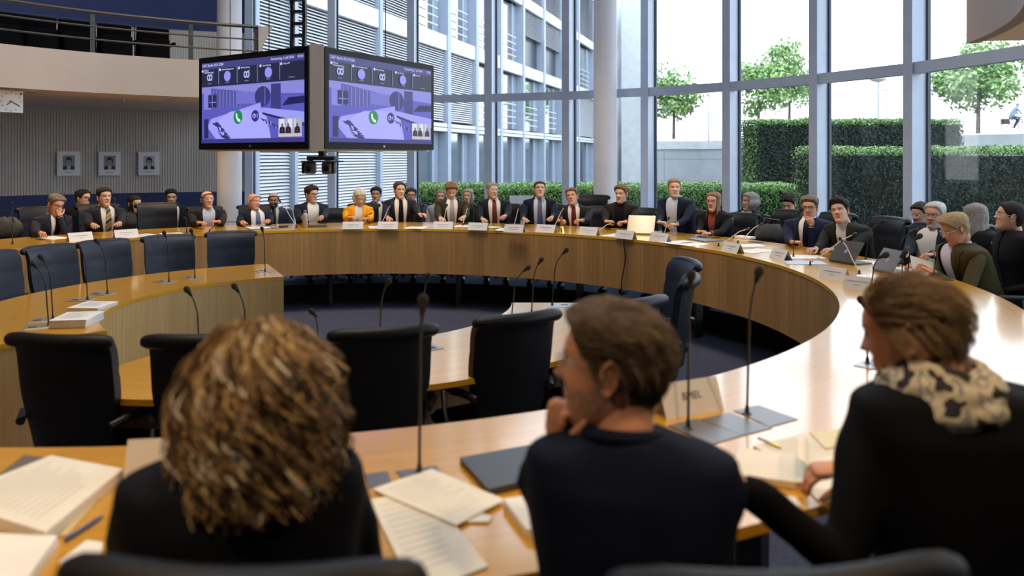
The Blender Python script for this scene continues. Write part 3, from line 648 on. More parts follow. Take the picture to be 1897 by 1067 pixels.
    for x,kind in((.09,1),(.275,0),(.47,1),(.68,0)):
        if kind==0: poly([(x+.034*cos(t*pi/12),.815+.062*sin(t*pi/12)) for t in range(24)],(.27,.26,.80))
        else:
            for s in(-1,1):
                poly([(x+s*.012+.017*cos(t*pi/10),.815+.042*sin(t*pi/10)) for t in range(20)],(.40,.42,.85)); poly([(x+s*.012+.007*cos(t*pi/10),.815+.022*sin(t*pi/10)) for t in range(20)],(.016,.018,.05))
            poly([(x+.025,.845),(x+.035,.865),(x+.015,.86)],(.12,.5,.35))
        poly([(x-.075+.010*cos(t*pi/8),.90+.017*sin(t*pi/8)) for t in range(16)],(.55,.55,.9)); poly(R4(x-.02,.735,x+.02,.742),(.25,.25,.5))
    poly([(.80+.010*cos(t*pi/8),.90+.017*sin(t*pi/8)) for t in range(16)],(.55,.55,.9)); poly(R4(.87,.735,.92,.742),(.25,.25,.5))
    poly([(.385+.045*cos(t*pi/16),.31+.085*sin(t*pi/16)) for t in range(32)],(.012,.22,.065))
    poly([(.363,.345),(.372,.36),(.380,.335),(.376,.322),(.392,.285),(.402,.285),(.412,.262),(.398,.247),(.380,.265),(.366,.305)],(.75,.9,.8))
    poly([(.555+.037*cos(t*pi/16),.315+.07*sin(t*pi/16)) for t in range(32)],(.03,.025,.20))
    poly([(.545+.015*cos(t*pi/8),.315+.028*sin(t*pi/8)) for t in range(16)],(.5,.5,.9)); poly([(.545+.010*cos(t*pi/8),.315+.019*sin(t*pi/8)) for t in range(16)],(.03,.025,.20)); poly(R4(.545,.313,.553,.34),(.5,.5,.9))
    for k in range(3): poly(R4(.568,.297+.016*k,.582,.303+.016*k),(.5,.5,.9))
    poly(R4(.775,.06,.985,.27),(.36,.38,.50))
    for x0,x1 in((.78,.83),(.86,.90),(.92,.93)): poly(R4(x0,.15,x1,.265),(.62,.65,.78))
    poly([(.775,.06),(.985,.07),(.985,.10),(.86,.09),(.775,.10)],(.55,.45,.45))
    for x in(.81,.865,.945):
        poly([(x-.026,.10),(x-.022,.165),(x-.008,.18),(x+.008,.18),(x+.022,.165),(x+.026,.10)],(.012,.012,.035)); poly([(x+.010*cos(t*pi/6),.197+.018*sin(t*pi/6)) for t in range(12)],(.22,.09,.07)); poly([(x-.004,.12),(x,.17),(x+.004,.12)],(.3,.03,.05))
    m.build('picture',mats,mon,smooth=False)
    tw=emis('screen_text',(.50,.50,.82),.8)
    def T(s,u,v,sz): 
        p=P(u,v,.0535); MM=Matrix(((xd.x,0,nd.x,p.x),(xd.y,0,nd.y,p.y),(0,1,0,p.z),(0,0,0,1))); text(s,sz,MM,mon,tw)
    T('DBT Berlin PLH E200',.01,.965,.030); T('Donnerstag, 4. Juli 2024',.70,.965,.026); T('09:33',.945,.965,.026)
    T('Webex-',.03,.905,.018); T('Meetingnummer',.03,.88,.018); T('Zoom Meetingnummer',.215,.90,.016); T('Webex Meeting',.41,.90,.016); T('Zoom Meeting',.62,.90,.016); T('Zuletzt SIP',.815,.90,.016)
    T('Mikrofon stumm',.0,.022,.018); T('DBT PLH-E200@bundestag.de',.76,.022,.017)
    m=MB(); bx(m,L/2-.01,L/2+.01,.018,.032,.05,.0515); m.build('brand_mark',GREYPL,mon,smooth=False)
    return mon
screen(Lc,Fc,'l'); screen(Fc,Rc,'r')
m=MB()
for p in((Lc-Fc)*.4,(Rc-Fc)*.55,(Lc-Fc)*.75): m.tube([p+Vector((0,.05,.74)),p+Vector((0,.05,5.57))],.0035,6)
m.build('suspension_wire',BPLAS,cube_o)
m=MB(); p0=Vector((-.21,.38,.74))
path=[p0+Vector((.02*sin(k*.35)-.02-.004*k+.0045*max(0,k-10),0,.09*k)) for k in range(54)]
for s in(-.045,.045): m.tube([p+Vector((s,0,0)) for p in path],.018,6)
for p in path: m.box(p+Vector((0,0,.03)),(.10,.05,.022))
m.build('cable_chain',BPLAS,cube_o,smooth=False)
# camera pair below the cube
cb=empty('camera_bracket',(-1.345,5.72,1.63),0,'black bracket under the monitor cube carrying two cameras','bracket')
m=MB(); m.lathe([(.03,-.05),(.03,0)],n=12); m.rbox((0,0,-.055),(.20,.12,.03),.01); m.rbox((0,0,-.078),(.28,.14,.010),.01); m.build('mount',BPLAS,cb)
for k,(px,lab) in enumerate(((575,'dark conference camera hanging under the monitor cube, on the side of the wall portraits'),(607,'dark conference camera hanging under the monitor cube, on the window side'))):
    p=atD(px,311,5.72); o=empty('conference_camera',(p.x,p.y,p.z+.045),0,lab,'camera'); m=MB(); m.rbox((0,0,-.045),(.075,.09,.085),.022); m.tube([(0,0,-.005),(0,0,.015)],.02,10); m.build('housing',mat('camera_grey',(.16,.15,.15),.45),o)
    m=MB(); m.rbox(((-.045 if k==0 else .045),0,-.045),(.022,.07,.08),.01); m.build('yoke',BPLAS,o)
    m=MB(); m.lathe([(.018,0),(.022,.01),(.02,.02),(.005,.021)],(0,-.045,-.05),12,0,Matrix.Rotation(radians(90),3,'X')); m.build('lens',mat('camera_lens',(.01,.01,.02),.1),o)
# ---------------------------------------------------------------- wall pieces: clock and portraits
p=ring_pt(20,4.75); nrm=Vector((CEN[0]-p.x,CEN[1]-p.y,0)).normalized(); D=p.y
ck=empty('wall_clock',(p.x,p.y,2.05),atan2(nrm.y,nrm.x)+pi/2,'white square office clock hanging below the balcony edge','clock')
m=MB(); m.rbox((0,.02,.12),(.245,.05,.235),.006); m.build('case',mat('clock_white',(.72,.75,.78),.4),ck)
m=MB(); m.box((0,.02,.25),(.02,.02,.03)); m.build('hanger',GREYPL,ck)
m=MB()
for k in range(12):
    a=k*pi/6; m.box((.098*sin(a),-.0065,.12+.098*cos(a)),(.006,.002,.018),0,Matrix.Rotation(a,3,'Y'))
m.build('dial_marks',INK,ck,smooth=False)
for nm,a,l in(('hour_hand',radians(228),.06),('minute_hand',radians(118),.09)):
    m=MB(); m.box((sin(a)*l*.4,-.009,.12+cos(a)*l*.4),(.009,.002,l*1.2),0,Matrix.Rotation(a,3,'Y')); m.build(nm,INK,ck,smooth=False)
m=MB(); m.lathe([(.012,0),(.012,.003)],(.098,-.006,.205),16,0,Matrix.Rotation(radians(90),3,'X')); m.build('sensor_dot',INK,ck)
def portrait(px,y,lab,k):
    q=ring_pt(px,GR-.02,GC); D=q.y; z=CAMZ-(y-HY)*D/FPX; nr=Vector((GC[0]-q.x,GC[1]-q.y,0)).normalized()
    o=empty('framed_portrait',(q.x,q.y,z),atan2(nr.y,nr.x)+pi/2,lab,'picture','framed portraits on the ribbed wall')
    w,h=.31,.37; m=MB(); m.box((0,-.005,0),(w,.02,h)); m.build('frame',SILF,o,smooth=False)
    m=MB(); m.box((0,-.016,0),(w-.02,.004,h-.02)); m.build('mat_board',mat('mat_board',(.85,.85,.90),.6),o,smooth=False)
    gs=lambda v:mat('photo_grey_%02d'%int(v*99),(v,v,v*1.03),.5); m=MB(); lv=[-.0185]
    def pg(pts,mi): lv[0]-=.0003; m.add([(x,lv[0],zz+.02) for x,zz in pts],[tuple(range(len(pts)))],mi)
    pg([(-.08,-.11),(.08,-.11),(.08,.10),(-.08,.10)],0 if k<2 else 1)
    pg([(-.08,-.11),(.08,-.11),(.075,-.07),(.03,-.045),(-.03,-.045),(-.075,-.07)],3)
    pg([(-.018,-.11),(.018,-.11),(.026,-.045),(-.026,-.045)],1)
    pg([(.044*cos(t*pi/10)+(.004 if k else 0),.018+.062*sin(t*pi/10)) for t in range(20)],3)
    pg([(.034*cos(t*pi/10),.002+.052*sin(t*pi/10)) for t in range(20)],2)
    pg([(-.038,.035),(.038,.03),(.03,.07),(-.03,.072)],3)
    for s in(-1,1): pg([(s*.015-.008,.010),(s*.015+.008,.010),(s*.015+.006,.018),(s*.015-.006,.018)],3)
    pg([(-.014,-.028),(.014,-.028),(.008,-.020),(-.008,-.020)],1 if k==2 else 3)
    m.build('photo',[gs(.30),gs(.52),gs(.33),gs(.03)],o,smooth=False)
    m=MB(); m.box((0,-.0225,-.125),(.12,.001,.004)); m.box((0,-.0225,-.135),(.07,.001,.003)); m.build('caption',INK,o,smooth=False)
portrait(127,303,'framed black and white portrait nearest the clock',0); portrait(203,303,'framed black and white portrait in the middle of three',1); portrait(276,303,'framed black and white portrait of a smiling man, nearest the column',2)
# easel board by the window
p=atD(966,384,11.4); o=empty('display_board',(p.x,p.y,.0),0,'pale blue display board with a ring symbol standing by the glass','board')
m=MB(); m.box((0,0,.82),(.34,.02,.42)); m.build('panel',mat('board_blue',(.42,.50,.60),.4),o,smooth=False)
m=MB()
for r0,r1,a0,a1 in((.095,.112,100,260),(.095,.112,-80,80),(.05,.062,40,140),(.05,.062,220,320),(.02,.03,0,359)):
    n=24; vs=[]; 
    for i in range(n+1):
        a=radians(a0+(a1-a0)*i/n)
        for r in(r0,r1): vs.append((-.02+r*cos(a),-.0115,.80+r*sin(a)))
    m.add(vs,[(2*i,2*i+1,2*i+3,2*i+2) for i in range(n)])
m.build('ring_symbol',mat('symbol_navy',(.02,.035,.12),.5),o,smooth=False)
m=MB(); m.box((.12,-.0115,.975),(.07,.001,.03)); m.build('white_label',PAPER,o,smooth=False)
for s in(-1,1): m=MB(); m.tube([(s*.13,.05,0),(s*.12,.01,.62)],.012,8); m.build('leg',CHROME,o)
# ---------------------------------------------------------------- people
PROF=[(-.004,.066,.030,.012),(.004,.084,.000,.030),(.015,.091,-.022,.041),(.030,.093,-.045,.050),(.045,.092,-.062,.056),(.060,.092,-.075,.0605),(.080,.092,-.088,.065),(.100,.091,-.096,.069),(.120,.089,-.101,.072),(.135,.089,-.103,.0735),(.150,.094,-.104,.0745),(.165,.095,-.104,.075),(.185,.089,-.100,.074),(.205,.073,-.088,.068),(.220,.050,-.066,.055),(.230,.024,-.042,.036),(.235,.001,-.018,.006)]
def prof(z):
    z=max(PROF[0][0],min(PROF[-1][0],z))
    for i in range(len(PROF)-1):
        if z<=PROF[i+1][0]:
            a,b=PROF[i],PROF[i+1]; t=(z-a[0])/(b[0]-a[0])
            a0=PROF[max(0,i-1)]; b1=PROF[min(len(PROF)-1,i+2)]
            def cr(k): 
                m0=(b[k]-a0[k])*.5*((b[0]-a[0])/max(1e-6,(b[0]-a0[0])/1.0))*2*.5; m1=(b1[k]-a[k])*.5*((b[0]-a[0])/max(1e-6,(b1[0]-a[0])))*2*.5
                return a[k]+(b[k]-a[k])*t
            return cr(1),cr(2),cr(3)
    return PROF[-1][1:]
def sprof(z):
    h=.006; r=[prof(z+d) for d in(-h,-h/2,0,h/2,h)]; return tuple(sum(q[k] for q in r)/5 for k in range(3))
def g(x,s): return math.exp(-x*x/(2*s*s))
def headpt(a,z,feat=True,ns=1.0,fs=1.0):
    """a=0 is the face centre, growing toward the person's right ear (+x)"""
    yf,yb,w=sprof(z); c=(yf+yb)/2; d=(yf-yb)/2; ca,sa=cos(a),sin(a)
    if ca>0:
        x=w*(abs(sa)**.92)*(1 if sa>0 else -1); y=c+d*(ca**.86 if ca>0 else 0)
    else: x=w*(abs(sa)**.95)*(1 if sa>0 else -1); y=c-d*(abs(ca)**.95)
    if feat and ca>0:
        ax=abs(x); 
        if .086<z<.150:
            t=(.146-z)/.042; ridge=.004+.021*max(0,min(1,t))*ns
            if z<.102: ridge*=smooth(.088,.102,z)
            y+=ridge*g(x,.0075+.0045*max(0,min(1,t)))
            y+=.008*g(ax-.0125,.005)*g(z-.102,.006)
        y-=.0105*g(ax-.031,.0125)*g(z-.133,.0085); y+=.0045*g(z-.152,.006)*g(ax-.025,.018)
        y+=.0045*g(ax-.042,.014)*g(z-.103,.014); y+=.0065*g(x,.018)*g(z-.071,.0035); y+=.0068*g(x,.016)*g(z-.0595,.0038)
        y-=.004*g(x,.02)*g(z-.0655,.0016); y-=.003*g(x,.018)*g(z-.048,.005); y+=.006*g(x,.016)*g(z-.026,.010)
        y-=.0015*g(x,.004)*g(z-.082,.006)
    return Vector((x*fs,y,z))
def add_head(mb,M,lo=1.0,ns=1.0,fs=1.0,beard=False,ears=True,NA=56,NZ=74):
    zs=[-.004+.239*j/(NZ-1) for j in range(NZ)]; zs[-1]=.2349
    def ang(i):
        t=-pi+2*pi*i/NA; return t-.45*sin(t)
    vs=[M@headpt(ang(i),z,True,ns,fs) for z in zs for i in range(NA)]; fs_=[]; ms=[]
    for j in range(NZ-1):
        for i in range(NA):
            a=ang(i+.5); z=(zs[j]+zs[j+1])/2; p=headpt(a,z,False); ax=abs(p.x); mi=0
            if cos(a)>.3:
                if (ax/.023)**2+((z-.0655)/.0085)**2<1: mi=1
                elif .012<ax<.047 and abs(z-(.1535-.12*(ax-.03)**2*10))<.0028: mi=2
                elif beard and ((z<.088 and ax>.03) or z<.052 or (.074<z<.084 and ax<.03)): mi=5
            elif beard and z<.10 and cos(a)>-.1: mi=5
            fs_.append((j*NA+i,j*NA+(i+1)%NA,(j+1)*NA+(i+1)%NA,(j+1)*NA+i)); ms.append(mi)
    b=len(mb.v); mb.v+=[tuple(v) for v in vs]; mb.f+=[tuple(b+k for k in f) for f in fs_]; mb.m+=ms; mb.uv+=[None]*len(fs_)
    mb.add([M@headpt(ang(i),-.004,True,ns,fs) for i in range(NA)],[tuple(range(NA-1,-1,-1))],0)
    for s in(-1,1):
        ey=.0895-.0105-.0062; c=Vector((s*.031*fs,ey,.133)); mb.ell(M@c,.0118,12,8,3,M.to_3x3())
        mb.ell(M@(c+Vector((-s*.0005,.0078,-.0005))),(.0052,.0045,.0052),10,6,4,M.to_3x3())
        mb.tube([M@(c+Vector((.0155*sin(t),.0035+.0095*cos(t),.0052+.001*cos(t*2)))) for t in(-1.1,-.7,-.3,.1,.5,.9,1.1)],.0021,6,2 if lo<2 else 2)
        if ears:
            R=Matrix.Rotation(s*radians(-18),3,'Z')@Matrix.Rotation(radians(-8),3,'X')
            e=Vector((s*.0765*fs,-.012,.122)); mb.ell(M@e,(.0065,.016,.028),12,8,0,M.to_3x3()@R)
            pts=[]; 
            for k in range(12):
                t=-.6*pi+1.55*pi*k/11; pts.append(M@(e+R@Vector((s*.007,-.017*sin(t)*-1*(-1)if False else -.016*cos(t-.3),.030*sin(t*.95+.2)-.001))))
            mb.tube(pts,.0034,6,0)
            mb.ell(M@(e+Vector((s*.001,.006,-.027))),(.0055,.008,.010),8,6,0,M.to_3x3())
HAIRLINE=[(0,.197),(35,.192),(52,.178),(66,.150),(80,.120),(90,.140),(102,.135),(112,.095),(130,.060),(180,.040)]
def hline(adeg,rec=0.0,tab=HAIRLINE):
    x=abs(adeg)
    for i in range(len(tab)-1):
        if x<=tab[i+1][0]:
            t=(x-tab[i][0])/(tab[i+1][0]-tab[i][0]); t=t*t*(3-2*t); v=tab[i][1]+(tab[i+1][1]-tab[i][1])*t; return v+(rec*max(0,1-x/75) if rec else 0)
    return tab[-1][1]
def make_hair(style,parent,M,colm,fs=1.0,seed=0,near=False):
    """style dict: th top thickness, sd side thickness, rec receding, long lower end z, cur curl, part, bald crown"""
    st=dict(th=.022,sd=.009,rec=0,long=None,cur=0.0,part=0,bald=False,wide=0,quiff=.0,bob=False); st.update(style)
    NA,NT=64,30; m=MB(); sx=seed*3.7; inner=[]; outer=[]
    def edge(ad):
        if st['long'] is not None and abs(ad)>62: return .03
        z=hline(ad,st['rec']); return min(z,.2335)
    def shell(i,j,o=1):
        a=-pi+2*pi*i/NA; a=a-.45*sin(a); ad=math.degrees(a); ze=edge(ad); zt=.2345
        if st['bald']: zt=max(ze+.012,.165+.012*cos(a)) if abs(ad)>70 else ze+.002
        t=j/(NT-1); z=ze+(zt-ze)*(t**.8); b=headpt(a,z,False,1,fs); c=Vector((0,-.005,.13)); n=(b-c); n.z*=.8; n.normalize()
        topw=smooth(.13,.21,z); th=st['sd']*(1-topw)+st['th']*topw
        th+=st['quiff']*topw*max(0,cos(a))
        if cos(a)>0: th*= smooth(-.02,.22,t) if not st['long'] else smooth(-.1,.15,t)
        else: th*= .35+.65*smooth(0,.25,t)
        if st['bald']: th*=sin(pi*min(1,t*1.0))*.8+.2
        f=noise.noise(Vector((b.x*38+sx,b.y*30,b.z*12)))*.30+noise.noise(Vector((b.x*110+sx,b.y*60,b.z*22)))*.20
        if st['part']: th*=1-.6*g(b.x-st['part'],.006)*topw*(1 if b.y>-.02 else 0)
        if st['cur']: f+=noise.noise(b*45+Vector((sx,0,0)))*st['cur']
        return b+n*(th*(1+f)*o+.0005)
    vs=[M@shell(i,j) for j in range(NT) for i in range(NA)]
    fs_=[(j*NA+i,j*NA+(i+1)%NA,(j+1)*NA+(i+1)%NA,(j+1)*NA+i) for j in range(NT-1) for i in range(NA)]
    if not st['bald']: fs_.append(tuple((NT-1)*NA+i for i in range(NA)))
    # underside
    b0=len(vs); vs+=[M@shell(i,0,-.4) for i in range(NA)]; fs_+=[(i,b0+i,b0+(i+1)%NA,(i+1)%NA) for i in range(NA)]
    m.add(vs,fs_,0)
    if st['long'] is not None:
        zl=st['long']; n=40; rows=14
        def fall(u,v,off):
            ad=(64+(360-128)*u); a=radians(ad if ad<=180 else ad-360); z0=.16; z=z0+(zl-z0)*v; b=headpt(a,max(z,.06) if z>.06 else .06,False,1,fs)
            c=Vector((0,-.01,z)); bb=Vector((b.x,b.y,z)); d=(bb-c); d.z=0; d.normalize()
            th=st['sd']+ (.012+st['wide'])*smooth(0,.5,v); 
            if st['bob']: th+=.012*sin(pi*v)-.01*smooth(.8,1,v)
            side=abs(sin(a)); 
            f=noise.noise(Vector((a*5+sx,z*9,0)))*.006+noise.noise(Vector((a*19+sx,z*6,3)))*.005
            p=bb+d*(th+f+off)
            if z<.0: p.y=max(p.y,-.085-.0*v) if not st['bob'] else p.y
            return M@p
        m.grid(lambda u,v:fall(u,v,0),n,rows); m.grid(lambda u,v:fall(u,v,-.014-.006*v),n,rows,flip=True)
        b=len(m.v)-2*n*rows
        for k in range(n-1): m.f.append((b+(rows-1)*n+k,b+(rows-1)*n+k+1,b+n*rows+(rows-1)*n+k+1,b+n*rows+(rows-1)*n+k)); m.m.append(0); m.uv.append(None)
        for j in range(rows-1):
            for e in(0,n-1): m.f.append((b+j*n+e,b+(j+1)*n+e,b+n*rows+(j+1)*n+e,b+n*rows+j*n+e)); m.m.append(0); m.uv.append(None)
    return m.build('hair',colm,parent,ang=75)
def add_glasses(parent,M,mt,fs=1.0,rim=.0019,round_=False):
    m=MB(); zc=.131; yy=.102
    for s in(-1,1):
        c=Vector((s*.0315*fs,yy,zc)); pts=[]
        for k in range(17):
            t=2*pi*k/16; ex=.85 if round_ else .6; cx=abs(cos(t))**ex*(1 if cos(t)>0 else -1); cz=abs(sin(t))**ex*(1 if sin(t)>0 else -1)
            pts.append(M@(c+Vector((.0235*cx,-abs(.0235*cx*s*.2) if cx*s>0 else 0,.0175*cz if not round_ else .021*cz))))
        m.tube(pts,rim,6,0,caps=False); m.tube([M@Vector((s*.054*fs,yy-.004,zc+.008)),M@Vector((s*.074*fs,yy-.03,zc+.007)),M@Vector((s*.079*fs,-.005,zc+.004)),M@Vector((s*.078*fs,-.022,zc-.012))],rim*.9,6)
        m.add(pts[:16],[tuple(range(16))],1)
    m.tube([M@Vector((-.009,yy+.001,zc+.004)),M@Vector((0,yy+.004,zc+.006)),M@Vector((.009,yy+.001,zc+.004))],rim,6)
    return m.build('glasses',[mt,LENS],parent)
POSES={'rest':(26,34,22,.1),'clasp':(48,52,30,.2),'fist':(72,85,50,.5),'hold':(40,30,20,.6),'flat':(5,6,4,0),'chin':(62,70,35,.3)}
def add_hand(mb,M,side,pose='rest',n=6,mi=0,seed=0,sc=1.0):
    """wrist at origin, fingers +Y, palm -Z; side=+1 right hand (thumb on -X)"""
    c1,c2,c3,th=POSES[pose]; t=-side; rn=random.Random(seed)
    T=lambda v: M@(Vector(v)*sc)
    mb.tube([T((0,-.02,0)),T((0,.005,0)),T((0,.03,0)),T((0,.06,-.001)),T((0,.085,-.002)),T((0,.094,-.003))],[.026*sc,.027*sc,.036*sc,.0405*sc,.039*sc,.030*sc],max(10,n+4),mi,squash=.42,round_caps=False)
    for k,(x,l,r) in enumerate(((.028,.062,.0088),(.0095,.070,.0092),(-.009,.065,.0088),(-.026,.051,.0079))):
        x=x*t; p=Vector((x,.084-.004*abs(k-1),-.002)); sp=radians((1.2-k)*4)*t; ang=0; pts=[p-Vector((0,.02,0)),p]; j=rn.uniform(.85,1.15)+.06*k
        for q,(cc,f) in enumerate(((c1,.45),(c2,.30),(c3,.25))):
            ang+=radians(cc*j); d=Vector((sin(sp)*cos(ang),cos(ang)*cos(sp),-sin(ang))); 
            pts.append(pts[-1]+d*l*f*.5); pts.append(pts[-1]+d*l*f*.5)
        rr=[r*1.02,r*1.08,r,r*1.05,r*.93,r*.97,r*.86,r*.72]
        mb.tube([T(v) for v in pts],[q*sc for q in rr],n,mi,round_caps=True)
    d1=Vector((.72*t*(1-th*.6),.62,-.30-th*.5)).normalized(); d2=Vector((.30*t*(1-th*1.6),.90,-.25-th*.6)).normalized(); p=Vector((.022*t,.014,-.004))
    mb.tube([T(v) for v in(p,p+d1*.022,p+d1*.042,p+d1*.042+d2*.016,p+d1*.042+d2*.034,p+d1*.042+d2*.050)],[q*sc for q in(.015,.0135,.0105,.0112,.0098,.0078)],n,mi,round_caps=True)
def ik(S,T,l1,l2,pole):
    d=T-S; L=min(d.length,(l1+l2)*.998); u=d.normalized(); a=(l1*l1-l2*l2+L*L)/(2*L); h=sqrt(max(0,l1*l1-a*a)); pl=(pole-u*pole.dot(u)); pl=pl.normalized() if pl.length>1e-4 else u.orthogonal().normalized()
    return S+u*a+pl*h
def colmat(pre,c,**k):
    kk=dict(rough=.85,spec=.12,var=.18,vs=6,bump=.12,bs=260); kk.update(k); return mat('%s_%03d_%03d_%03d'%(pre,int(c[0]*999),int(c[1]*999),int(c[2]*999)),c,**kk)
SKINS={'l':(.60,.35,.245),'p':(.66,.41,.30),'r':(.60,.30,.20),'t':(.46,.26,.17),'d':(.30,.17,.11)}
def hairm(c): return colmat('hair',c,rough=.72,var=.35,vs=30,stretch=(6,6,1),bump=.5,bs=90,spec=.35)
def stripe_mat(name,c1,c2,c3,f):
    if name in _M: return _M[name]
    m=bpy.data.materials.new(name); m.use_nodes=True; nt=m.node_tree; b=nt.nodes['Principled BSDF']; b.inputs['Roughness'].default_value=.5
    tc=nt.nodes.new('ShaderNodeTexCoord'); sp=nt.nodes.new('ShaderNodeSeparateXYZ'); nt.links.new(tc.outputs['Object'],sp.inputs[0])
    ad=nt.nodes.new('ShaderNodeMath'); ad.operation='MULTIPLY_ADD'; ad.inputs[1].default_value=.8; nt.links.new(sp.outputs['X'],ad.inputs[0]); nt.links.new(sp.outputs['Z'],ad.inputs[2])
    mu=nt.nodes.new('ShaderNodeMath'); mu.operation='MULTIPLY'; mu.inputs[1].default_value=f; nt.links.new(ad.outputs[0],mu.inputs[0])
    fr=nt.nodes.new('ShaderNodeMath'); fr.operation='FRACT'; nt.links.new(mu.outputs[0],fr.inputs[0])
    r=nt.nodes.new('ShaderNodeValToRGB'); r.color_ramp.interpolation='CONSTANT'; e=r.color_ramp.elements; e[0].color=(*c1,1); e[1].position=.45; e[1].color=(*c3,1); q=e.new(.52); q.color=(*c2,1); q=e.new(.93); q.color=(*c3,1)
    nt.links.new(fr.outputs[0],r.inputs[0]); nt.links.new(r.outputs[0],b.inputs['Base Color']); _M[name]=m; return m
TOR=[(0,.165,.120),(.25,.160,.115),(.5,.165,.120),(.75,.178,.122),(.9,.188,.112),(1.0,.182,.090)]
def person(lab,tx,D,hx,hy,by=0,hyaw=0,pitch=0,roll=0,skin='l',hair=None,hc=(.05,.03,.02),jac=(.015,.02,.035),shirt=(.72,.72,.74),tie=None,glasses=None,vw=(.045,.075),collar=True,
           hands=None,rest='clasp',woman=False,beard=None,near=False,lean=.08,root=None,trs=(.02,.022,.03),headD=None,cuff=True,fs=1.0,build_=1.0,strands=0,ns=1.0,tshirt=False,scale=1.0,legs=True,shz=0.0,z0=0.0,group=None,shpx=None,watch=None,open_=True):
    P=Vector(((tx-CX)/FPX*D,D,z0)); hd=atan2(-P.y,-P.x)+radians(by); rz=hd-pi/2
    root=empty('person',P,rz,lab,'person',group); W2L=(Matrix.Translation(P)@Matrix.Rotation(rz,4,'Z')).inverted()
    HD=headD or D-lean; hc_w=atD(hx,hy,HD); hl=W2L@hc_w
    hyw=atan2(-P.y,-P.x)+radians(hyaw)-pi/2-rz
    MR=Matrix.Rotation(hyw,4,'Z')@Matrix.Rotation(radians(-pitch),4,'X')@Matrix.Rotation(radians(roll),4,'Y')
    MH=Matrix.Translation(hl)@MR@Matrix.Scale(scale,4)@Matrix.Translation(Vector((0,0,-.122)))
    chin=MH@Vector((0,-.03,.01)); ws=(.90 if woman else 1.0)*build_
    Sx=(W2L@Vector(((tx-CX)/FPX*D,D,0))).x
    S=Vector((hl.x*.35,hl.y*.75-.03,hl.z-.184*scale+shz))
    NB=Vector((hl.x*.6,hl.y*.85-.03,S.z+.055)); hip=Vector((0,-.06,.50))
    zt=S.z+.03
    def cen(f): 
        t=smooth(0,1,f); t2=f*.45+t*.55; return Vector((hip.x+(S.x-hip.x)*t2,hip.y+(S.y-hip.y)*t2,0))
    def tor(a,f,o=0.0):
        if f<=1:
            for i in range(len(TOR)-1):
                if f<=TOR[i+1][0]+1e-6:
                    t=(f-TOR[i][0])/(TOR[i+1][0]-TOR[i][0]); w=TOR[i][1]+(TOR[i+1][1]-TOR[i][1])*t; d=TOR[i][2]+(TOR[i+1][2]-TOR[i][2])*t; break
            c=cen(f); z=.46+(zt-.46)*f; w*=ws; d*=ws
            if woman: d+=.02*g(f-.72,.09)*max(0,cos(a)); w*=1-.08*g(f-.42,.15)
        else:
            t=f-1; w=(.182+(.062-.182)*smooth(0,1,t**.72))*(ws if t<.5 else 1); d=(.090+(.064-.090)*t)*(ws if t<.5 else 1); c=cen(1)+(NB-S)*t; c.z=0; z=zt+(.05)*t
        sa,ca=sin(a),cos(a); x=(w+o)*abs(sa)**.85*(1 if sa>0 else -1); y=(d+o)*abs(ca)**.85*(1 if ca>0 else -1)
        return Vector((c.x+x,c.y+y,z))
    # arms
    arms=[]
    for s in(1,-1):
        sh=Vector((S.x+s*.172*ws,S.y,S.z-(.028 if not near else .042))); hs=(hands or {}).get('r' if s>0 else 'l')
        if hs is None and rest=='x': T=Vector((s*.09,.24,.60)); pose='rest'; hdir=Vector((-s*.5,1,-.1)); pn=Vector((0,0,-1))
        elif hs is None: T=Vector((s*(.10 if rest=='clasp' else .17),.36+(.0 if rest=='clasp' else .05),.775)); pose='clasp' if rest=='clasp' else 'rest'; inward=.95 if rest=='clasp' else .35; hdir=Vector((-s*inward,1-inward*.5,-.05)); pn=Vector((-s*.6 if rest=='clasp' else 0,0,-1))
        else: T=W2L@Vector(hs[0]); pose=hs[1]; hdir=(W2L.to_3x3()@Vector(hs[2])) if len(hs)>2 and hs[2] else None; pn=(W2L.to_3x3()@Vector(hs[3])) if len(hs)>3 else Vector((0,0,-1))
        pole=Vector((s*.28,-.45,-.85)) if hs is None or len(hs)<5 else W2L.to_3x3()@Vector(hs[4])
        l1,l2=(.285*scale,.255*scale) if near else (.29,.26); dist=(T-sh).length
        if dist>(l1+l2)*.98: T=sh+(T-sh)*((l1+l2)*.98/dist)
        el=ik(sh,T,l1,l2,pole)
        if hdir is None: hdir=(T-el)
        arms.append((s,sh,el,T,hdir.normalized(),pn.normalized(),pose))
    skm=colmat('skin',SKINS[skin],rough=.55,var=.06,vs=14,bump=.05,bs=300,spec=.35); hm=hairm(hc)
    lipc=tuple(c*k for c,k in zip(SKINS[skin],(.85,.55,.55)))
    lips=colmat('lips',lipc,rough=.45,var=.05); brd=hairm(beard) if beard else skm
    # skin
    b=MB(); b.tube([hip,cen(.5)+Vector((0,0,.46+(zt-.46)*.5)),Vector((S.x,S.y,S.z-.04)),Vector((NB.x,NB.y,NB.z-.02))],[.11,.10,.09,.05],12,round_caps=True)
    nk=MH@Vector((0,-.035,.06)); b.tube([Vector((S.x,S.y,S.z-.03)),NB-Vector((0,0,.005)),NB*.4+nk*.6,nk],[.07,.056*(.88 if woman else 1),.052*(.86 if woman else 1),.052*(.86 if woman else 1)],14,round_caps=True)
    for s,sh,el,T,hdir,pn,pose in arms: b.tube([Vector((S.x,S.y,S.z-.03)),sh,el,T],[.05,.045,.036,.024],10,round_caps=True)
    if legs:
        for s in(1,-1):
            kn=Vector((s*.13,.40,.49)); an=Vector((s*.12,.42,.09)); b.tube([Vector((s*.08,-.04,.50)),kn,Vector((s*.125,.43,.30)),an,an+Vector((0,.10,-.05))],[.075,.05,.045,.035,.03],8,round_caps=True)
    tmp=b.build('tmp',skm); vs,fs_=remesh(tmp,.007 if near else .015,3)
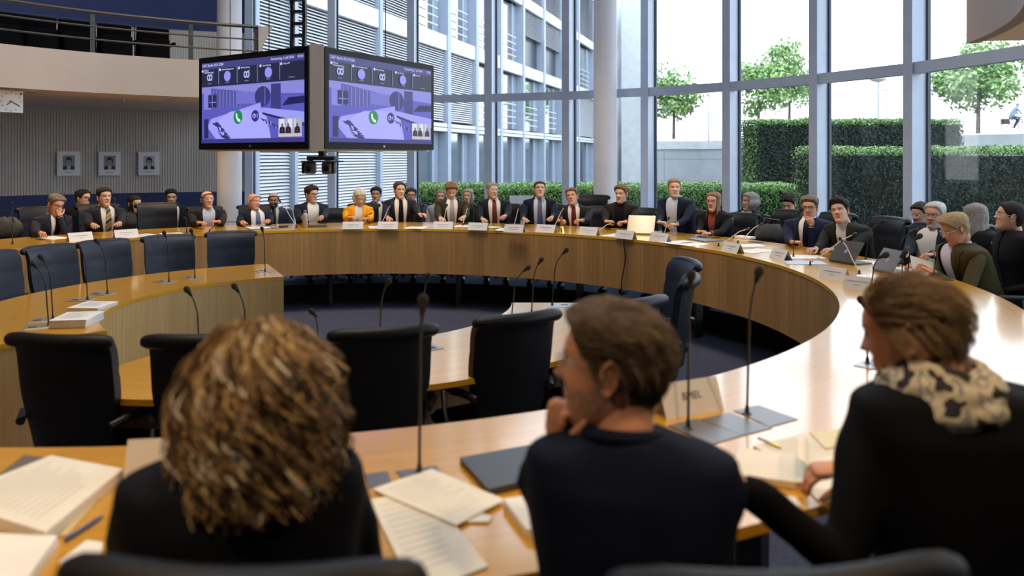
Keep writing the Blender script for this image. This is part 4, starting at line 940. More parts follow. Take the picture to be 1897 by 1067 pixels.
    bd=MB(); bd.add(vs,fs_,0); add_head(bd,MH,1,ns,fs,bool(beard),True,72 if near else 52,90 if near else 64)
    for s,sh,el,T,hdir,pn,pose in arms:
        y=hdir; z=(-pn-y*(-pn).dot(y)).normalized(); x=y.cross(z); HM=Matrix(((x.x,y.x,z.x,T.x),(x.y,y.y,z.y,T.y),(x.z,y.z,z.z,T.z),(0,0,0,1)))
        if near:
            hb=MB(); add_hand(hb,HM,s,pose,10,0,int(tx)+s,scale*.98); tmp=hb.build('tmp',skm); v2,f2=remesh(tmp,.0026,3); bd.add(v2,f2,0)
        else: add_hand(bd,HM,s,pose,6,0,int(tx)+s,.92*scale)
    bd.build('body',[skm,lips,hm,mat('eye_white',(.75,.73,.70),.3),mat('iris',(.04,.03,.02),.2),brd],root,ang=80)
    if hair is not None: make_hair(hair,root,MH,hm,fs,int(tx*7+hy)%97,near)
    if glasses: add_glasses(root,MH,glasses if not isinstance(glasses,str) else BPLAS)
    # jacket
    jm=colmat('cloth',jac); sm=colmat('shirt',shirt,var=.05)
    def ae(f):
        if not open_: return .02
        v0,v1=vw; v=v0+(v1-v0)*smooth(.3,.95,f) if f<=1 else v1+(.058-v1)*min(1,(f-1)*1.2)
        w=tor(pi/2,min(f,2),.012).x-cen(min(f,1)).x if f<=1 else (tor(pi/2,f,.012)-tor(-pi/2,f,.012)).x/2
        q=min(.97,v/max(w,.02)); return math.asin(q**(1/.85))
    rows=[0,.1,.2,.3,.4,.5,.58,.66,.74,.82,.9,.96,1.0,1.15,1.3,1.45,1.6,1.75,1.85] ; NU=40
    j=MB(); off=.014 if not near else .018
    if near:
        vs=[tor(2*pi*i/32,f if f<1.85 else 1.85,off) for f in rows for i in range(32)]; R_=len(rows); fq=[(r*32+i,r*32+(i+1)%32,(r+1)*32+(i+1)%32,(r+1)*32+i) for r in range(R_-1) for i in range(32)]+[tuple(range(31,-1,-1)),tuple((R_-1)*32+i for i in range(32))]
        j.add(vs,fq)
    else:
        def jf(u,v):
            f=rows[round(v*(len(rows)-1))]; a0=ae(f); a=a0+(2*pi-2*a0)*u; p=tor(a,f,off); p+=Vector((sin(a),cos(a),0))*.003*noise.noise(p*14+Vector((tx,0,0)))*2; return p
        j.grid(jf,NU,len(rows))
        def jf2(u,v):
            f=rows[round(v*(len(rows)-1))]; a0=ae(f); a=a0+(2*pi-2*a0)*u; return tor(a,f,off-.006)
        j.grid(jf2,NU,len(rows),flip=True)
        if open_:
            for s in(1,-1):   # lapels
                lr=[.45,.55,.65,.75,.85,.93,1.0,1.15,1.35,1.6,1.85]
                def lf(u,v,s=s,k=0):
                    f=lr[round(v*(len(lr)-1))]; wd=(.012+.05*smooth(.45,.93,f)) if f<1 else .05-.03*(f-1); a0=ae(f); rad_=.17 if f<1 else .1; a=a0+u*wd/rad_; o=off+.004+.007*sin(pi*min(1,u+.2))
                    p=tor(a,f,o); 
                    if s<0: c=cen(min(f,1))+((NB-S)*(f-1) if f>1 else Vector((0,0,0))); p.x=2*c.x-p.x
                    return p
                j.grid(lf,5,len(lr),flip=(s<0))
    sr=1.0 if not woman else .86
    for s,sh,el,T,hdir,pn,pose in arms:
        fa=(T-el).normalized(); end=T-fa*(.015 if not woman else .02); mid=(sh+el)/2; m2=(el+end)/2
        rr=[.048,.055,.056,.054,.051,.048,.043,.038,.036] if not near else [.050,.056,.058,.056,.053,.050,.044,.040,.038]
        pts=[sh+Vector((-s*.05,0,.0)),sh,sh+(el-sh)*.22,mid,sh+(el-sh)*.82,el+(fa*.0),el+(end-el)*.25,m2+(end-m2)*.3,end]
        pts[5]=el-((sh-el).normalized()+(end-el).normalized())*-.006
        pts=[p+Vector((0,0,.0)) for p in pts]
        j.tube(pts,[r*sr*scale for r in rr],16 if near else 12,0,round_caps=near)
    if near:
        tmp=j.build('tmp',jm); vs,fs_=remesh(tmp,.010,10); j=MB()
        vs=[v+Vector((0,0,0))+(Vector((noise.noise(v*9),noise.noise(v*9+Vector((9,0,0))),noise.noise(v*9+Vector((0,9,0)))))*.007+Vector((0,0,1))*.004*noise.noise(Vector((v.x*7,v.y*7,v.z*30)))) for v in vs]; j.add(vs,fs_)
    jk=j.build('jacket' if not tshirt else 'sweater',jm,root,ang=70)
    if near:
        m=MB(); m.tube([NB+Vector((.066*sin(t),-.006+.064*cos(t)*.95,.008+.012*(-cos(t)))) for t in[.6+ (2*pi-1.2)*k/20 for k in range(21)]],.016,8); m.build('jacket_collar',jm,jk)
    # shirt, collar, cuffs
    if open_:
        m=MB(); m.grid(lambda u,v:tor(-1.1+2.2*u,.2+1.5*v if .2+1.5*v<1.7 else 1.7,.0045 if v<.7 else .002),17,18,flip=True); sh_o=m.build('shirt',sm,root,ang=80)
        if collar:
            for s in(1,-1):
                m=MB(); nn=10
                def cf(u,v,s=s):
                    t=.12+u*(pi-.12); r=.062+.006*v*(1-.0) ; z=NB.z+.028-.032*v-.020*(1-u)**2*(1 if v>.5 else .35)
                    return Vector((NB.x+s*(r+.004*v)*sin(t),NB.y-.002+(r+.012*v*(1-u))*cos(t)*1.05,z))
                m.grid(cf,nn,3); m.grid(lambda u,v:cf(u,v)*1.0+Vector((0,0,-.002)),nn,3,flip=True); m.build('collar',sm,sh_o,ang=80)
        if cuff:
            for s,sh,el,T,hdir,pn,pose in arms:
                fa=(T-el).normalized(); m=MB(); m.tube([T-fa*.04,T-fa*.002],[.031*scale,.0315*scale],12,caps=False); m.build('cuff',sm,root)
    if tie:
        if isinstance(tie,tuple): tm=colmat('tie',tie,rough=.5,var=.08)
        else: tm=tie
        m=MB(); fr=[.25+.05*k for k in range(15)]+[1.0,1.2,1.4,1.6]
        def tf(u,v):
            f=fr[round(v*(len(fr)-1))]; w=.034-.018*smooth(.5,1.4,f); p=tor(0,f,.010+.004*(1-abs(u*2-1))+(.006 if f>1.3 else 0)); return p+Vector(((u*2-1)*w,0,0))
        m.grid(tf,5,len(fr),flip=True); q=tor(0,1.62,.012); m.ell(q+Vector((0,.004,.008)),(.019,.013,.020),10,6); m.build('tie',tm,root,ang=80)
    if legs:
        m=MB()
        for s in(1,-1): m.tube([Vector((s*.08,-.10,.52)),Vector((s*.10,.1,.54)),Vector((s*.13,.40,.50)),Vector((s*.13,.44,.40)),Vector((s*.125,.43,.22)),Vector((s*.12,.42,.09))],[.10,.088,.068,.064,.055,.052],10,round_caps=False)
        m.ell((0,-.06,.52),(.17,.14,.10),14,8); m.build('trousers',colmat('cloth',trs),root,ang=80)
        for s in(1,-1): m=MB(); m.ell((s*.12,.50,.045),(.045,.135,.045),12,8); m.build('shoe',BPLAS,root)
    if watch:
        for s,sh,el,T,hdir,pn,pose in arms:
            if s==(1 if watch=='r' else -1):
                fa=(T-el).normalized(); m=MB(); m.tube([T-fa*.012,T+fa*.004],[.0285,.0285],14); m.build('wrist_watch',CHROME if near else mat('watch_dark',(.03,.03,.035),.3,.5),root)
    return root,MH
def strands(root_obj,M,m,n,fn,name='loose_hair',w=.0012):
    mb=MB()
    for k in range(n):
        pts=fn(k)
        if pts: mb.tube([M@p for p in pts],[w*(1-.5*i/(len(pts)-1)) for i in range(len(pts))],3,0,caps=False)
    return mb.build(name,m,root_obj)
def wp(px,py,z): return tuple(unproj(px,py,z))
RIM=BPLAS; GOLD=mat('gold_rim',(.5,.36,.14),.3,.9); CLEAR=mat('clear_rim',(.6,.62,.62),.2)
FR=4.74
def F(lab,tx,hx,hy,r=FR,**k):
    k.setdefault('scale',.9); k.setdefault('fs',.97); k['build_']=k.get('build_',1.0)*1.06; P=ring_pt(tx,r); return person(lab,tx,P.y,hx,hy,**k)
GRP=None
S1=dict(th=.022,sd=.008); S2=dict(th=.028,sd=.010,quiff=.012,part=.03); SHT=dict(th=.014,sd=.006)
# front row, from the clock side to the glass
P=ring_pt(95,4.70)
F('person with grey brown hair and glasses in dark suit, chin on hand, writing',88,103,380,hyaw=28,pitch=16,roll=-8,by=30,hair=dict(th=.024,sd=.012,part=.02),hc=(.16,.12,.09),glasses=RIM,tie=(.015,.015,.02),jac=(.022,.022,.035),skin='r',
  hands={'r':(wp(82,441,.775),'hold'),'l':(tuple(atD(110,400,P.y-.12)),'chin',(-.1,.1,1),(-.3,.6,.1),(.3,.0,-1))},watch='l')
F('person with short black hair in dark suit and orange and green striped tie',195,193,366,hyaw=22,pitch=-3,by=18,hair=S1,hc=(.015,.010,.008),tie=stripe_mat('tie_orange_green',(.42,.17,.04),(.01,.05,.04),(.65,.6,.5),9.0),jac=(.020,.021,.026),shirt=(.78,.70,.60),vw=(.04,.08),
  hands={'r':(wp(183,437,.775),'rest'),'l':(wp(216,434,.775),'rest')})
F('balding person in dark jacket and open light blue shirt, hands clasped',385,384,370,hyaw=18,pitch=-2,by=8,hair=dict(bald=True,sd=.010),hc=(.06,.045,.035),jac=(.018,.018,.022),shirt=(.50,.54,.64),glasses=CLEAR,skin='r',hands={'r':(wp(380,424,.775),'clasp',(1,-.4,0),(.6,0,-1)),'l':(wp(397,424,.775),'clasp',(-1,-.4,0),(-.6,0,-1))})
F('bald older person leaning back in dark suit with blue striped tie',478,470,374,hyaw=38,pitch=0,roll=-4,by=12,hair=dict(bald=True,sd=.006),hc=(.45,.42,.38),skin='r',jac=(.014,.018,.028),tie=stripe_mat('tie_navy_white',(.02,.035,.12),(.02,.035,.12),(.7,.7,.75),26.0),vw=(.09,.085),lean=0,shirt=(.78,.76,.74),hands={'r':(wp(452,423,.775),'rest'),'l':(wp(490,424,.775),'rest')})
F('person with dark brown hair and glasses in navy jacket, open white shirt, by the bottle',577,577,361,hyaw=38,pitch=2,by=12,hair=S2,hc=(.045,.022,.012),glasses=RIM,jac=(.022,.024,.038),shirt=(.82,.80,.76),hands={'r':(wp(572,417,.78),'rest'),'l':(wp(588,417,.78),'hold')})
F('person with platinum bob in a bright yellow jacket looking down at papers',663,666,366,hyaw=12,pitch=24,by=2,hair=dict(th=.018,sd=.012,long=.05,bob=True,part=.012),hc=(.62,.55,.42),woman=True,jac=(.85,.36,.010),shirt=(.74,.70,.66),collar=False,tshirt=False,vw=(.035,.05),hands={'r':(wp(655,416,.80),'clasp',(1,-.3,0),(.5,0,-1)),'l':(wp(676,416,.775),'rest',(-1,-.3,0))})
F('person with receding dark hair in dark suit and plain black tie',742,740,353,hyaw=18,by=5,hair=dict(th=.020,sd=.009,rec=.012),hc=(.055,.035,.025),jac=(.020,.022,.030),tie=(.008,.007,.008),shirt=(.78,.72,.66),vw=(.06,.085),hands={'r':(wp(720,413,.775),'rest'),'l':(wp(790,416,.775),'rest',(.9,-.5,0))})
F('young person with light brown quiff in olive suit and grey tie, reading',838,836,354,hyaw=4,pitch=26,roll=0,by=0,hair=dict(th=.026,sd=.007,quiff=.02),hc=(.20,.10,.045),jac=(.040,.036,.022),tie=(.34,.34,.40),shirt=(.82,.76,.68),skin='p',hands={'r':(wp(818,413,.775),'rest',(.2,-1,0)),'l':(wp(858,414,.775),'rest',(-.2,-1,0))})
F('person with short grey hair in dark suit and rust red tie, by the green sheet',917,912,354,hyaw=22,pitch=-4,by=2,hair=SHT,hc=(.24,.22,.20),jac=(.014,.017,.026),tie=(.16,.040,.025),shirt=(.80,.74,.66),vw=(.055,.08),hands={'r':(wp(895,414,.775),'rest',(.3,-1,0)),'l':(wp(930,418,.775),'rest',(-.3,-1,0))},glasses=CLEAR)
F('person with short dark hair looking up, navy suit, light blue shirt, blue tie',1000,1000,352,hyaw=4,pitch=-14,by=0,hair=SHT,hc=(.04,.028,.02),jac=(.012,.017,.030),tie=(.13,.15,.30),shirt=(.60,.66,.74),vw=(.07,.08),hands={'r':(wp(968,417,.775),'rest',(.3,-1,0)),'l':(wp(1020,419,.775),'rest',(-.3,-1,0))},rest='x')
F('speaking person with red brown hair, dark suit, dark red tie, beside the brass bell',1068,1060,365,hyaw=-14,pitch=-8,roll=10,by=-8,hair=dict(th=.020,sd=.007,part=.02),hc=(.17,.075,.035),jac=(.022,.020,.018),tie=(.15,.020,.022),shirt=(.84,.76,.68),skin='r',hands={'r':(wp(1032,423,.775),'clasp',(1,-.5,0),(.4,0,-1)),'l':(wp(1060,426,.775),'clasp',(-1,-.3,0),(-.4,0,-1))})
F('person with swept light brown hair in a black jacket and black shirt',1152,1151,360,hyaw=-24,pitch=2,by=-12,hair=dict(th=.024,sd=.010,quiff=.008,part=-.03),hc=(.18,.10,.045),jac=(.020,.018,.017),shirt=(.010,.008,.009),vw=(.03,.055),cuff=False,beard=None,hands={'r':(wp(1122,426,.775),'clasp',(1,-.5,0),(.5,0,-1)),'l':(wp(1142,427,.775),'clasp',(-1,-.5,0),(-.5,0,-1))})
F('blond young person in navy jacket and open light blue shirt holding a pen',1257,1249,349,hyaw=6,pitch=-2,by=-28,hair=dict(th=.016,sd=.006),hc=(.30,.19,.09),jac=(.014,.019,.036),shirt=(.60,.66,.78),skin='p',hands={'r':(wp(1218,431,.775),'hold',(.8,-.5,0)),'l':(wp(1238,433,.775),'clasp',(-1,-.4,0),(-.5,0,-1))},build_=1.04)
F('person with long blond brown hair and glasses in black jacket, hands folded',1330,1322,374,hyaw=-22,by=-25,hair=dict(th=.014,sd=.008,long=-.16,part=.012),hc=(.22,.14,.075),woman=True,jac=(.012,.012,.015),shirt=(.30,.07,.05),collar=False,vw=(.02,.045),glasses=mat('pink_rim',(.35,.12,.12),.3),skin='l',hands={'r':(wp(1292,436,.775),'clasp',(1,-.5,0),(.5,0,-1)),'l':(wp(1308,437,.775),'clasp',(-1,-.5,0),(-.5,0,-1))},watch='l')
P=ring_pt(1495,FR)
F('person with wavy grey brown hair and glasses in navy suit, hand at mouth',1497,1500,385,hyaw=-12,pitch=4,by=-10,hair=dict(th=.026,sd=.010,quiff=.008,cur=.2),hc=(.17,.13,.10),glasses=RIM,jac=(.014,.018,.042),shirt=(.80,.74,.68),tie=(.010,.012,.030),skin='r',vw=(.045,.075),build_=1.08,
  hands={'r':(wp(1470,456,.775),'clasp',(1,-.5,0),(.3,0,-1)),'l':(tuple(atD(1503,418,P.y-.17)),'fist',(-.25,.1,1),(-.3,.8,.1),(.5,.1,-1))},watch='l')
F('young person with tousled dark hair in dark jacket over white t shirt, leaning in',1582,1556,392,hyaw=-18,pitch=-6,roll=12,by=-26,hair=dict(th=.032,sd=.016,quiff=.014,cur=.35),hc=(.020,.016,.014),jac=(.022,.022,.020),shirt=(.76,.73,.74),collar=False,cuff=False,vw=(.03,.05),skin='l',build_=1.02,hands={'r':(wp(1508,466,.775),'rest',(-1,-.5,0)),'l':(wp(1520,470,.775),'rest',(-1,-.6,0))})
F('person with white hair, dark glasses and short beard in dark blue jacket over white shirt',1722,1732,400,r=4.98,hyaw=-25,by=-30,hair=dict(th=.022,sd=.012),hc=(.55,.53,.50),glasses=RIM,beard=(.42,.30,.25),jac=(.022,.028,.042),shirt=(.72,.70,.69),vw=(.08,.09),lean=.02,skin='r',hands={'r':(wp(1672,484,.78),'rest',(-1,-.5,0)),'l':(wp(1690,492,.78),'rest',(-1,-.5,0))})
P=ring_pt(1800,FR)
F('older person with fair grey hair, clear glasses and olive jacket, reading a sheet',1805,1770,425,r=FR+.02,hyaw=-62,pitch=24,by=-58,hair=dict(th=.026,sd=.012,quiff=.01),hc=(.36,.26,.14),glasses=CLEAR,jac=(.062,.052,.022),shirt=(.62,.60,.72),skin='r',vw=(.06,.075),build_=1.06,
  hands={'r':(tuple(atD(1703,497,P.y+.02)),'hold',(-1,-.1,.4),(.2,.2,-1)),'l':(tuple(atD(1727,505,P.y-.30)),'hold',(-1,.1,.5),(.1,.7,-.3))},watch='l')
# back row by the wall and the window
def B(lab,tx,hx,hy,r,**k):
    k.setdefault('rest','x'); return F(lab,tx,hx,hy,r=r,**k)
B('person with dark hair and glasses in black, looking sideways, second row by the blue wall',150,154,368,5.9,hyaw=48,by=30,hair=S1,hc=(.02,.014,.01),glasses=RIM,jac=(.010,.011,.015),shirt=(.05,.05,.06),lean=0)
B('person with long dark hair and light glasses in grey, hand at chin, second row',247,249,378,5.6,hyaw=35,pitch=6,by=25,hair=dict(th=.014,sd=.008,long=-.14),hc=(.012,.008,.008),woman=True,glasses=CLEAR,jac=(.045,.045,.047),open_=False,collar=False,lean=0,hands={'l':(tuple(atD(256,398,11.05)),'fist',(-.2,0,1),(-.3,.6,0),(.5,.1,-1))})
B('person with black hair behind the tall empty chair back, second row',322,317,366,5.9,hyaw=5,pitch=6,by=5,hair=S1,hc=(.010,.008,.008),skin='t',jac=(.012,.014,.022),shirt=(.65,.65,.66),lean=0)
B('person with shaved head and dark beard in blue suit, leaning in from the second row',514,507,371,5.35,hyaw=0,pitch=8,by=-20,hair=dict(bald=True,sd=.004),hc=(.02,.015,.012),skin='t',beard=(.02,.015,.012),jac=(.030,.042,.075),shirt=(.60,.62,.66),tie=(.015,.015,.02),glasses=RIM,lean=.05)
B('person with dark fringe between yellow jacket and black tie, second row',700,697,361,5.85,hyaw=-10,by=0,hair=dict(th=.024,sd=.012),hc=(.012,.009,.009),skin='t',jac=(.014,.018,.032),lean=0)
B('person with dark hair and glasses behind the shoulder of the black tie suit',768,762,363,5.9,hyaw=0,by=0,hair=S1,hc=(.02,.015,.013),skin='t',glasses=RIM,jac=(.05,.065,.13),lean=0)
B('person with tied light brown hair in a pale grey jacket, second row by the glass',816,817,365,5.7,hyaw=-5,by=8,hair=dict(th=.012,sd=.008,long=.04,bob=True),hc=(.16,.13,.11),woman=True,jac=(.26,.27,.30),shirt=(.5,.5,.5),collar=False,skin='t',lean=0)
B('person with grey blond hair in black behind the young reading person',866,867,364,5.6,hyaw=-15,by=0,hair=dict(th=.014,sd=.010,long=.02,bob=True),hc=(.24,.21,.19),woman=True,jac=(.018,.016,.02),shirt=(.2,.05,.07),collar=False,skin='t',lean=0)
B('person with grey bob in dark jacket and grey top, face turned away, by the window',1378,1390,374,5.35,hyaw=-60,pitch=0,by=-15,hair=dict(th=.018,sd=.012,long=.045,bob=True),hc=(.26,.24,.23),woman=True,jac=(.014,.015,.022),shirt=(.30,.32,.36),collar=False,vw=(.09,.08),skin='t',lean=0)
B('person with dark curly hair looking down behind the broad empty chair back',1462,1461,378,5.7,hyaw=-20,pitch=24,by=-10,hair=dict(th=.03,sd=.014,cur=.5),hc=(.018,.014,.012),skin='r',jac=(.02,.02,.024),open_=False,collar=False,lean=0)
B('person with dark hair and white rimmed glasses in grey pullover behind the bearded man',1705,1706,398,5.45,hyaw=-38,pitch=8,by=-20,hair=S1,hc=(.03,.026,.024),skin='t',glasses=CLEAR,jac=(.07,.08,.08),open_=False,collar=False,lean=0)
B('person with long grey hair hiding the face, in black, behind the olive jacket',1822,1806,402,5.4,hyaw=-110,pitch=6,by=-60,hair=dict(th=.016,sd=.010,long=-.14,wide=.012),hc=(.27,.25,.23),woman=True,jac=(.012,.012,.014),open_=False,collar=False,skin='t',lean=0)
B('person in profile with pulled back dark hair and thin glasses, in black',1885,1872,402,5.1,hyaw=-85,pitch=-8,by=-60,hair=dict(th=.016,sd=.011),hc=(.018,.012,.010),woman=True,glasses=CLEAR,jac=(.012,.012,.016),open_=False,collar=False,skin='l',lean=0)
# chairs of the outer ring: under the sitters and empty ones between them
OUT=[(92,4.90,'black chair of the person writing beside the first name card'),(195,4.9,'black chair under the wearer of the striped orange tie'),(300,4.75,'empty black chair with a high square back between striped tie and balding sitter'),(385,4.9,'black chair of the balding sitter with clasped hands'),
(474,4.98,'black chair of the bald sitter leaning back'),(577,4.9,'black chair behind the sitter with the bottle'),(624,4.95,'empty low looking black chair between bottle and yellow jacket'),(672,4.95,'black chair behind the yellow jacket'),(752,4.95,'black chair behind the black tie suit'),
(845,4.98,'black chair of the young reading sitter'),(930,5.0,'black chair behind the rust red tie'),(1010,5.0,'black chair behind the blue tie'),(1100,4.95,'black chair behind the speaker with the bell'),(1180,4.95,'black chair behind the black shirt'),(1262,5.0,'black chair behind the blond sitter'),(1352,4.95,'black chair behind the long haired sitter in glasses'),
(1432,4.92,'broad empty black chair holding a dark bag'),(1510,4.98,'black chair behind the sitter with hand at mouth'),(1600,4.98,'black chair behind the leaning sitter in white t shirt'),(1664,4.80,'empty navy black chair between the t shirt and the bearded sitter'),(1745,5.18,'black chair of the bearded sitter'),(1862,4.90,'black chair behind the olive jacket, at the picture edge')]
for px,r,lab in OUT:
    p=ring_pt(px,r); a=math.degrees(atan2(p.y-CEN[1],p.x-CEN[0])); c_=chair(p,a+180+(0 if px<1400 else -6),lab,'b'); c_.scale=(.88,.9,.84 if px==624 else .90) if 345<px<1400 else (1,1,.97)
BK=[(150,6.1,'in black with glasses by the blue wall'),(247,5.8,'with long dark hair by the blue wall'),(322,6.1,'with black hair behind the tall empty chair'),(700,6.05,'with dark fringe beside the yellow jacket'),(768,6.1,'behind the black tie suit'),(816,5.9,'in pale grey jacket'),(866,5.8,'behind the young reader'),(1378,5.55,'with the grey bob'),(1462,5.9,'with dark curls looking down'),(1705,5.65,'in grey pullover'),(1822,5.6,'with long grey hair')]
for px,r,wh in BK:
    p=ring_pt(px,r-.05); a=math.degrees(atan2(p.y-CEN[1],p.x-CEN[0])); chair(p,a+180,'second row black chair under the person '+wh,'b',group='second row chairs').scale=(.82,.85,.85)
p=ring_pt(1085,5.7); chair(p,math.degrees(atan2(p.y-CEN[1],p.x-CEN[0]))+180,'empty second row black chair near the column, its back showing over the speaker','b',group='second row chairs')
# bags
def bag(px,py,D,s,lab):
    p=atD(px,py,D); o=empty('shoulder_bag',p,0,lab,'bag'); m=MB()
    def bf(u,v):
        a=2*pi*u; z=v; w=(.20-.05*v+.02*noise.noise(Vector((a,z*4,1))))*s; d=(.10-.03*v)*s; k=sin(pi*min(1,max(.02,v*.97)))**.35; return Vector((w*cos(a)*k,d*sin(a)*k,(.22*z+.02*noise.noise(Vector((cos(a)*2,sin(a)*2,z*3))))*s))
    m.grid(bf,24,10,closed_u=True); m.build('bag_body',mat('bag_fabric',(.035,.035,.032),.75,var=.3,vs=12,bump=.4,bs=40),o); m=MB(); m.tube([(-.12*s,0,.18*s),(-.05*s,.0,.28*s),(.08*s,-.02,.26*s),(.13*s,-.04,.15*s)],.008,6); m.build('strap',BPLAS,o)
q=ring_pt(1425,4.80); bag(1428,452,q.y,.95,'dark crumpled bag lying on the broad empty chair')
q=ring_pt(10,4.95); bag(6,447,q.y,1.2,'black bag on a chair at the picture edge beside the first sitter')
# ---------------------------------------------------------------- near people
def nearp(lab,tx,D,hx,hy,**k): return person(lab,tx,D,hx,hy,near=True,**k)
# curly haired person
HN=dict(th=.018,sd=.012,long=.02,wide=.012,cur=.5,bob=True)
hcN=(.13,.075,.036)
rA,MA=nearp('person with curly dark blond hair and black jacket seen from behind, nearest the clock side',440,1.50,480,735,by=180,hyaw=190,pitch=4,hair=HN,hc=hcN,woman=True,jac=(.004,.005,.009),lean=.06,hands={'l':((-.72,1.78,.78),'rest',(.1,1,0),(0,0,-1),(-.2,.2,-1)),'r':((-.40,1.80,.78),'rest',(0,1,0),(0,0,-1),(.15,.2,-1))},open_=False,collar=False,scale=1.0,shz=.03,build_=1.15)
rnd=random.Random(5); HMS=[hairm((.20,.12,.055)),hairm((.45,.30,.13)),hairm((.05,.028,.018)),hairm((.62,.56,.46))]
def curl(k,lens=(.16,.27)):
    a=rnd.uniform(-pi,pi)
    if abs(a)<.75: a=pi-a
    z=.235-rnd.random()**1.2*.17; b=headpt(a,min(z,.2335),False); n=(b-Vector((0,-.01,.12))).normalized(); p=b+n*rnd.uniform(.012,.034); L=rnd.uniform(*lens); ph=noise.noise(Vector((a*2.6,z*14,0)))*9+rnd.random()*.7; f=31+6*noise.noise(Vector((a*2,5,z*9))); am=rnd.uniform(.007,.018); pts=[]; N=16
    rr=rnd.uniform(.095,.150); cxy=Vector((0,-.015,0)); zm=rnd.uniform(-.06,.035)
    for i in range(N):
        t=i/(N-1); s=L*t; zz=p.z-s*(.55+.45*min(1,t*2)); rad=Vector((p.x,p.y,0))-cxy; r0=rad.length; r1=r0+(rr-r0)*min(1,t*2.2) if r0<rr else r0; d=rad.normalized(); tg=Vector((-d.y,d.x,0))
        q=cxy+d*(r1+am*cos(f*s*2.2+ph)*min(1,t*3))+tg*am*1.2*sin(f*s*2.2+ph)*min(1,t*3); q.z=zz
        if zz<zm: break
        pts.append(q)
    return pts if len(pts)>3 else None
for i,(mm,n) in enumerate(zip(HMS,(1300,650,900,260))): strands(rA,MA,mm,n,curl,'curly_hair_strands',.0025)
# leaning man in the middle
rB,MB_=nearp('person with short brown hair in dark navy suit, in profile, chin resting on hand',1190,1.60,1135,680,by=176,hyaw=-102,pitch=0,roll=0,hair=dict(th=.018,sd=.007,quiff=.012),hc=(.075,.048,.030),skin='r',jac=(.004,.007,.020),lean=-.02,headD=1.58,hands={'l':(tuple(atD(1036,826,1.62)),'chin',(.16,-.12,1),(.9,-.2,.1),(.15,.8,-1)),'r':((.22,2.0,.78),'rest',(-.3,1,0),(0,0,-1),(.25,.2,-1))},open_=False,collar=False,build_=1.0,ns=1.15,beard=(.42,.25,.18),shz=.0)
def short_strand(k,L=(.03,.055),zmin=.05,up=.12):
    while True:
        a=rnd.uniform(-pi,pi); ad=math.degrees(a); z=rnd.uniform(.04,.2345)
        if z>hline(ad)+.004: break
    b=headpt(a,min(z,.2335),False); n=(b-Vector((0,-.005,.13))).normalized(); th=.007+.010*smooth(.13,.21,z)
    d=Vector((rnd.uniform(-.25,.45),-.75,-.1)) if z>.16 else Vector((rnd.uniform(-.15,.15),-.45,-.9))
    d=d-n*d.dot(n); d=(d.normalized()+n*up).normalized(); l=rnd.uniform(*L); p=b+n*th*.5; pts=[]
    for i in range(6):
        t=i/5; q=p+d*l*t+n*(th*.7*sin(min(1,t*1.3)*pi/2)-.012*t*t); pts.append(q)
    return pts
strands(rB,MB_,hairm((.075,.048,.030)),1500,short_strand,'hair_strands',.0010); strands(rB,MB_,hairm((.20,.15,.10)),500,short_strand,'hair_strands',.0010)
add_glasses(rB,MB_,mat('thin_rim',(.05,.05,.05),.3),rim=.0012)
# person with scarf
rC,MC=nearp('person with fair brown hair and patterned scarf in a black coat, looking down at papers',1800,1.74,1686,618,by=-150,hyaw=-96,pitch=14,hair=dict(th=.010,sd=.007,long=None),hc=(.17,.105,.055),skin='r',jac=(.003,.0035,.006),lean=0,headD=1.76,hands={'r':(tuple(atD(1572,866,1.96)),'hold',(-1,.1,-.1),(0,.2,-1),(-.2,.3,-1)),'l':(tuple(atD(1385,905,1.66)),'rest',(-.9,.5,0),(0,0,-1),(.2,-.3,-1))},open_=False,collar=False,build_=1.12,shz=.02,scale=.96)
strands(rC,MC,hairm((.17,.105,.055)),1500,lambda k:short_strand(k,(.05,.08),.04,.05),'hair_strands',.0010); strands(rC,MC,hairm((.30,.21,.12)),500,lambda k:short_strand(k,(.05,.08),.04,.05),'hair_strands',.0010)
# scarf
sc=bpy.data.materials.new('patterned_scarf'); sc.use_nodes=True; nt=sc.node_tree; bb=nt.nodes['Principled BSDF']; tc=nt.nodes.new('ShaderNodeTexCoord'); vn=nt.nodes.new('ShaderNodeTexNoise'); vn.inputs['Scale'].default_value=24; vn.inputs['Detail'].default_value=1; nt.links.new(tc.outputs['Object'],vn.inputs[0]); rp=nt.nodes.new('ShaderNodeValToRGB'); rp.color_ramp.interpolation='CONSTANT'; e=rp.color_ramp.elements; e[0].color=(.02,.02,.03,1); e[1].position=.44; e[1].color=(.50,.46,.36,1); q=e.new(.56); q.color=(.24,.24,.25,1); q=e.new(.62); q.color=(.55,.52,.44,1); nt.links.new(vn.outputs[0],rp.inputs[0]); nt.links.new(rp.outputs[0],bb.inputs['Base Color']); bb.inputs['Roughness'].default_value=.9
nb=MC@Vector((0,-.035,-.01)); m=MB()
for k,(r,z,rad) in enumerate(((.098,-.010,.036),(.090,.022,.032),(.076,.050,.024))):
    pts=[]; N=26
    for i in range(N):
        t=2*pi*i/(N-1); pts.append(nb+Vector((r*sin(t),r*cos(t)*1.05,z+.012*cos(t+.4*k)+.004*sin(5*t+k))))
    m.tube(pts,[rad*(1+.15*sin(i*1.9+k)) for i in range(N)],10)
tmp=m.build('tmp',sc); vs,fs_=remesh(tmp,.006,4); m=MB(); m.add([v+Vector((noise.noise(v*50),noise.noise(v*50+Vector((5,0,0))),0))*.004 for v in vs],fs_); m.build('scarf',sc,rC)
# chairs of the near people
chair((.345,1.39),96,'dark navy chair back at the bottom edge behind the scarf and navy suit','b'); 
chair((-.36,1.40),88,'dark chair back at the bottom edge behind the curly hair','b'); chair((1.50,1.98),140,'dark chair back at the picture edge behind the person with the scarf','b')
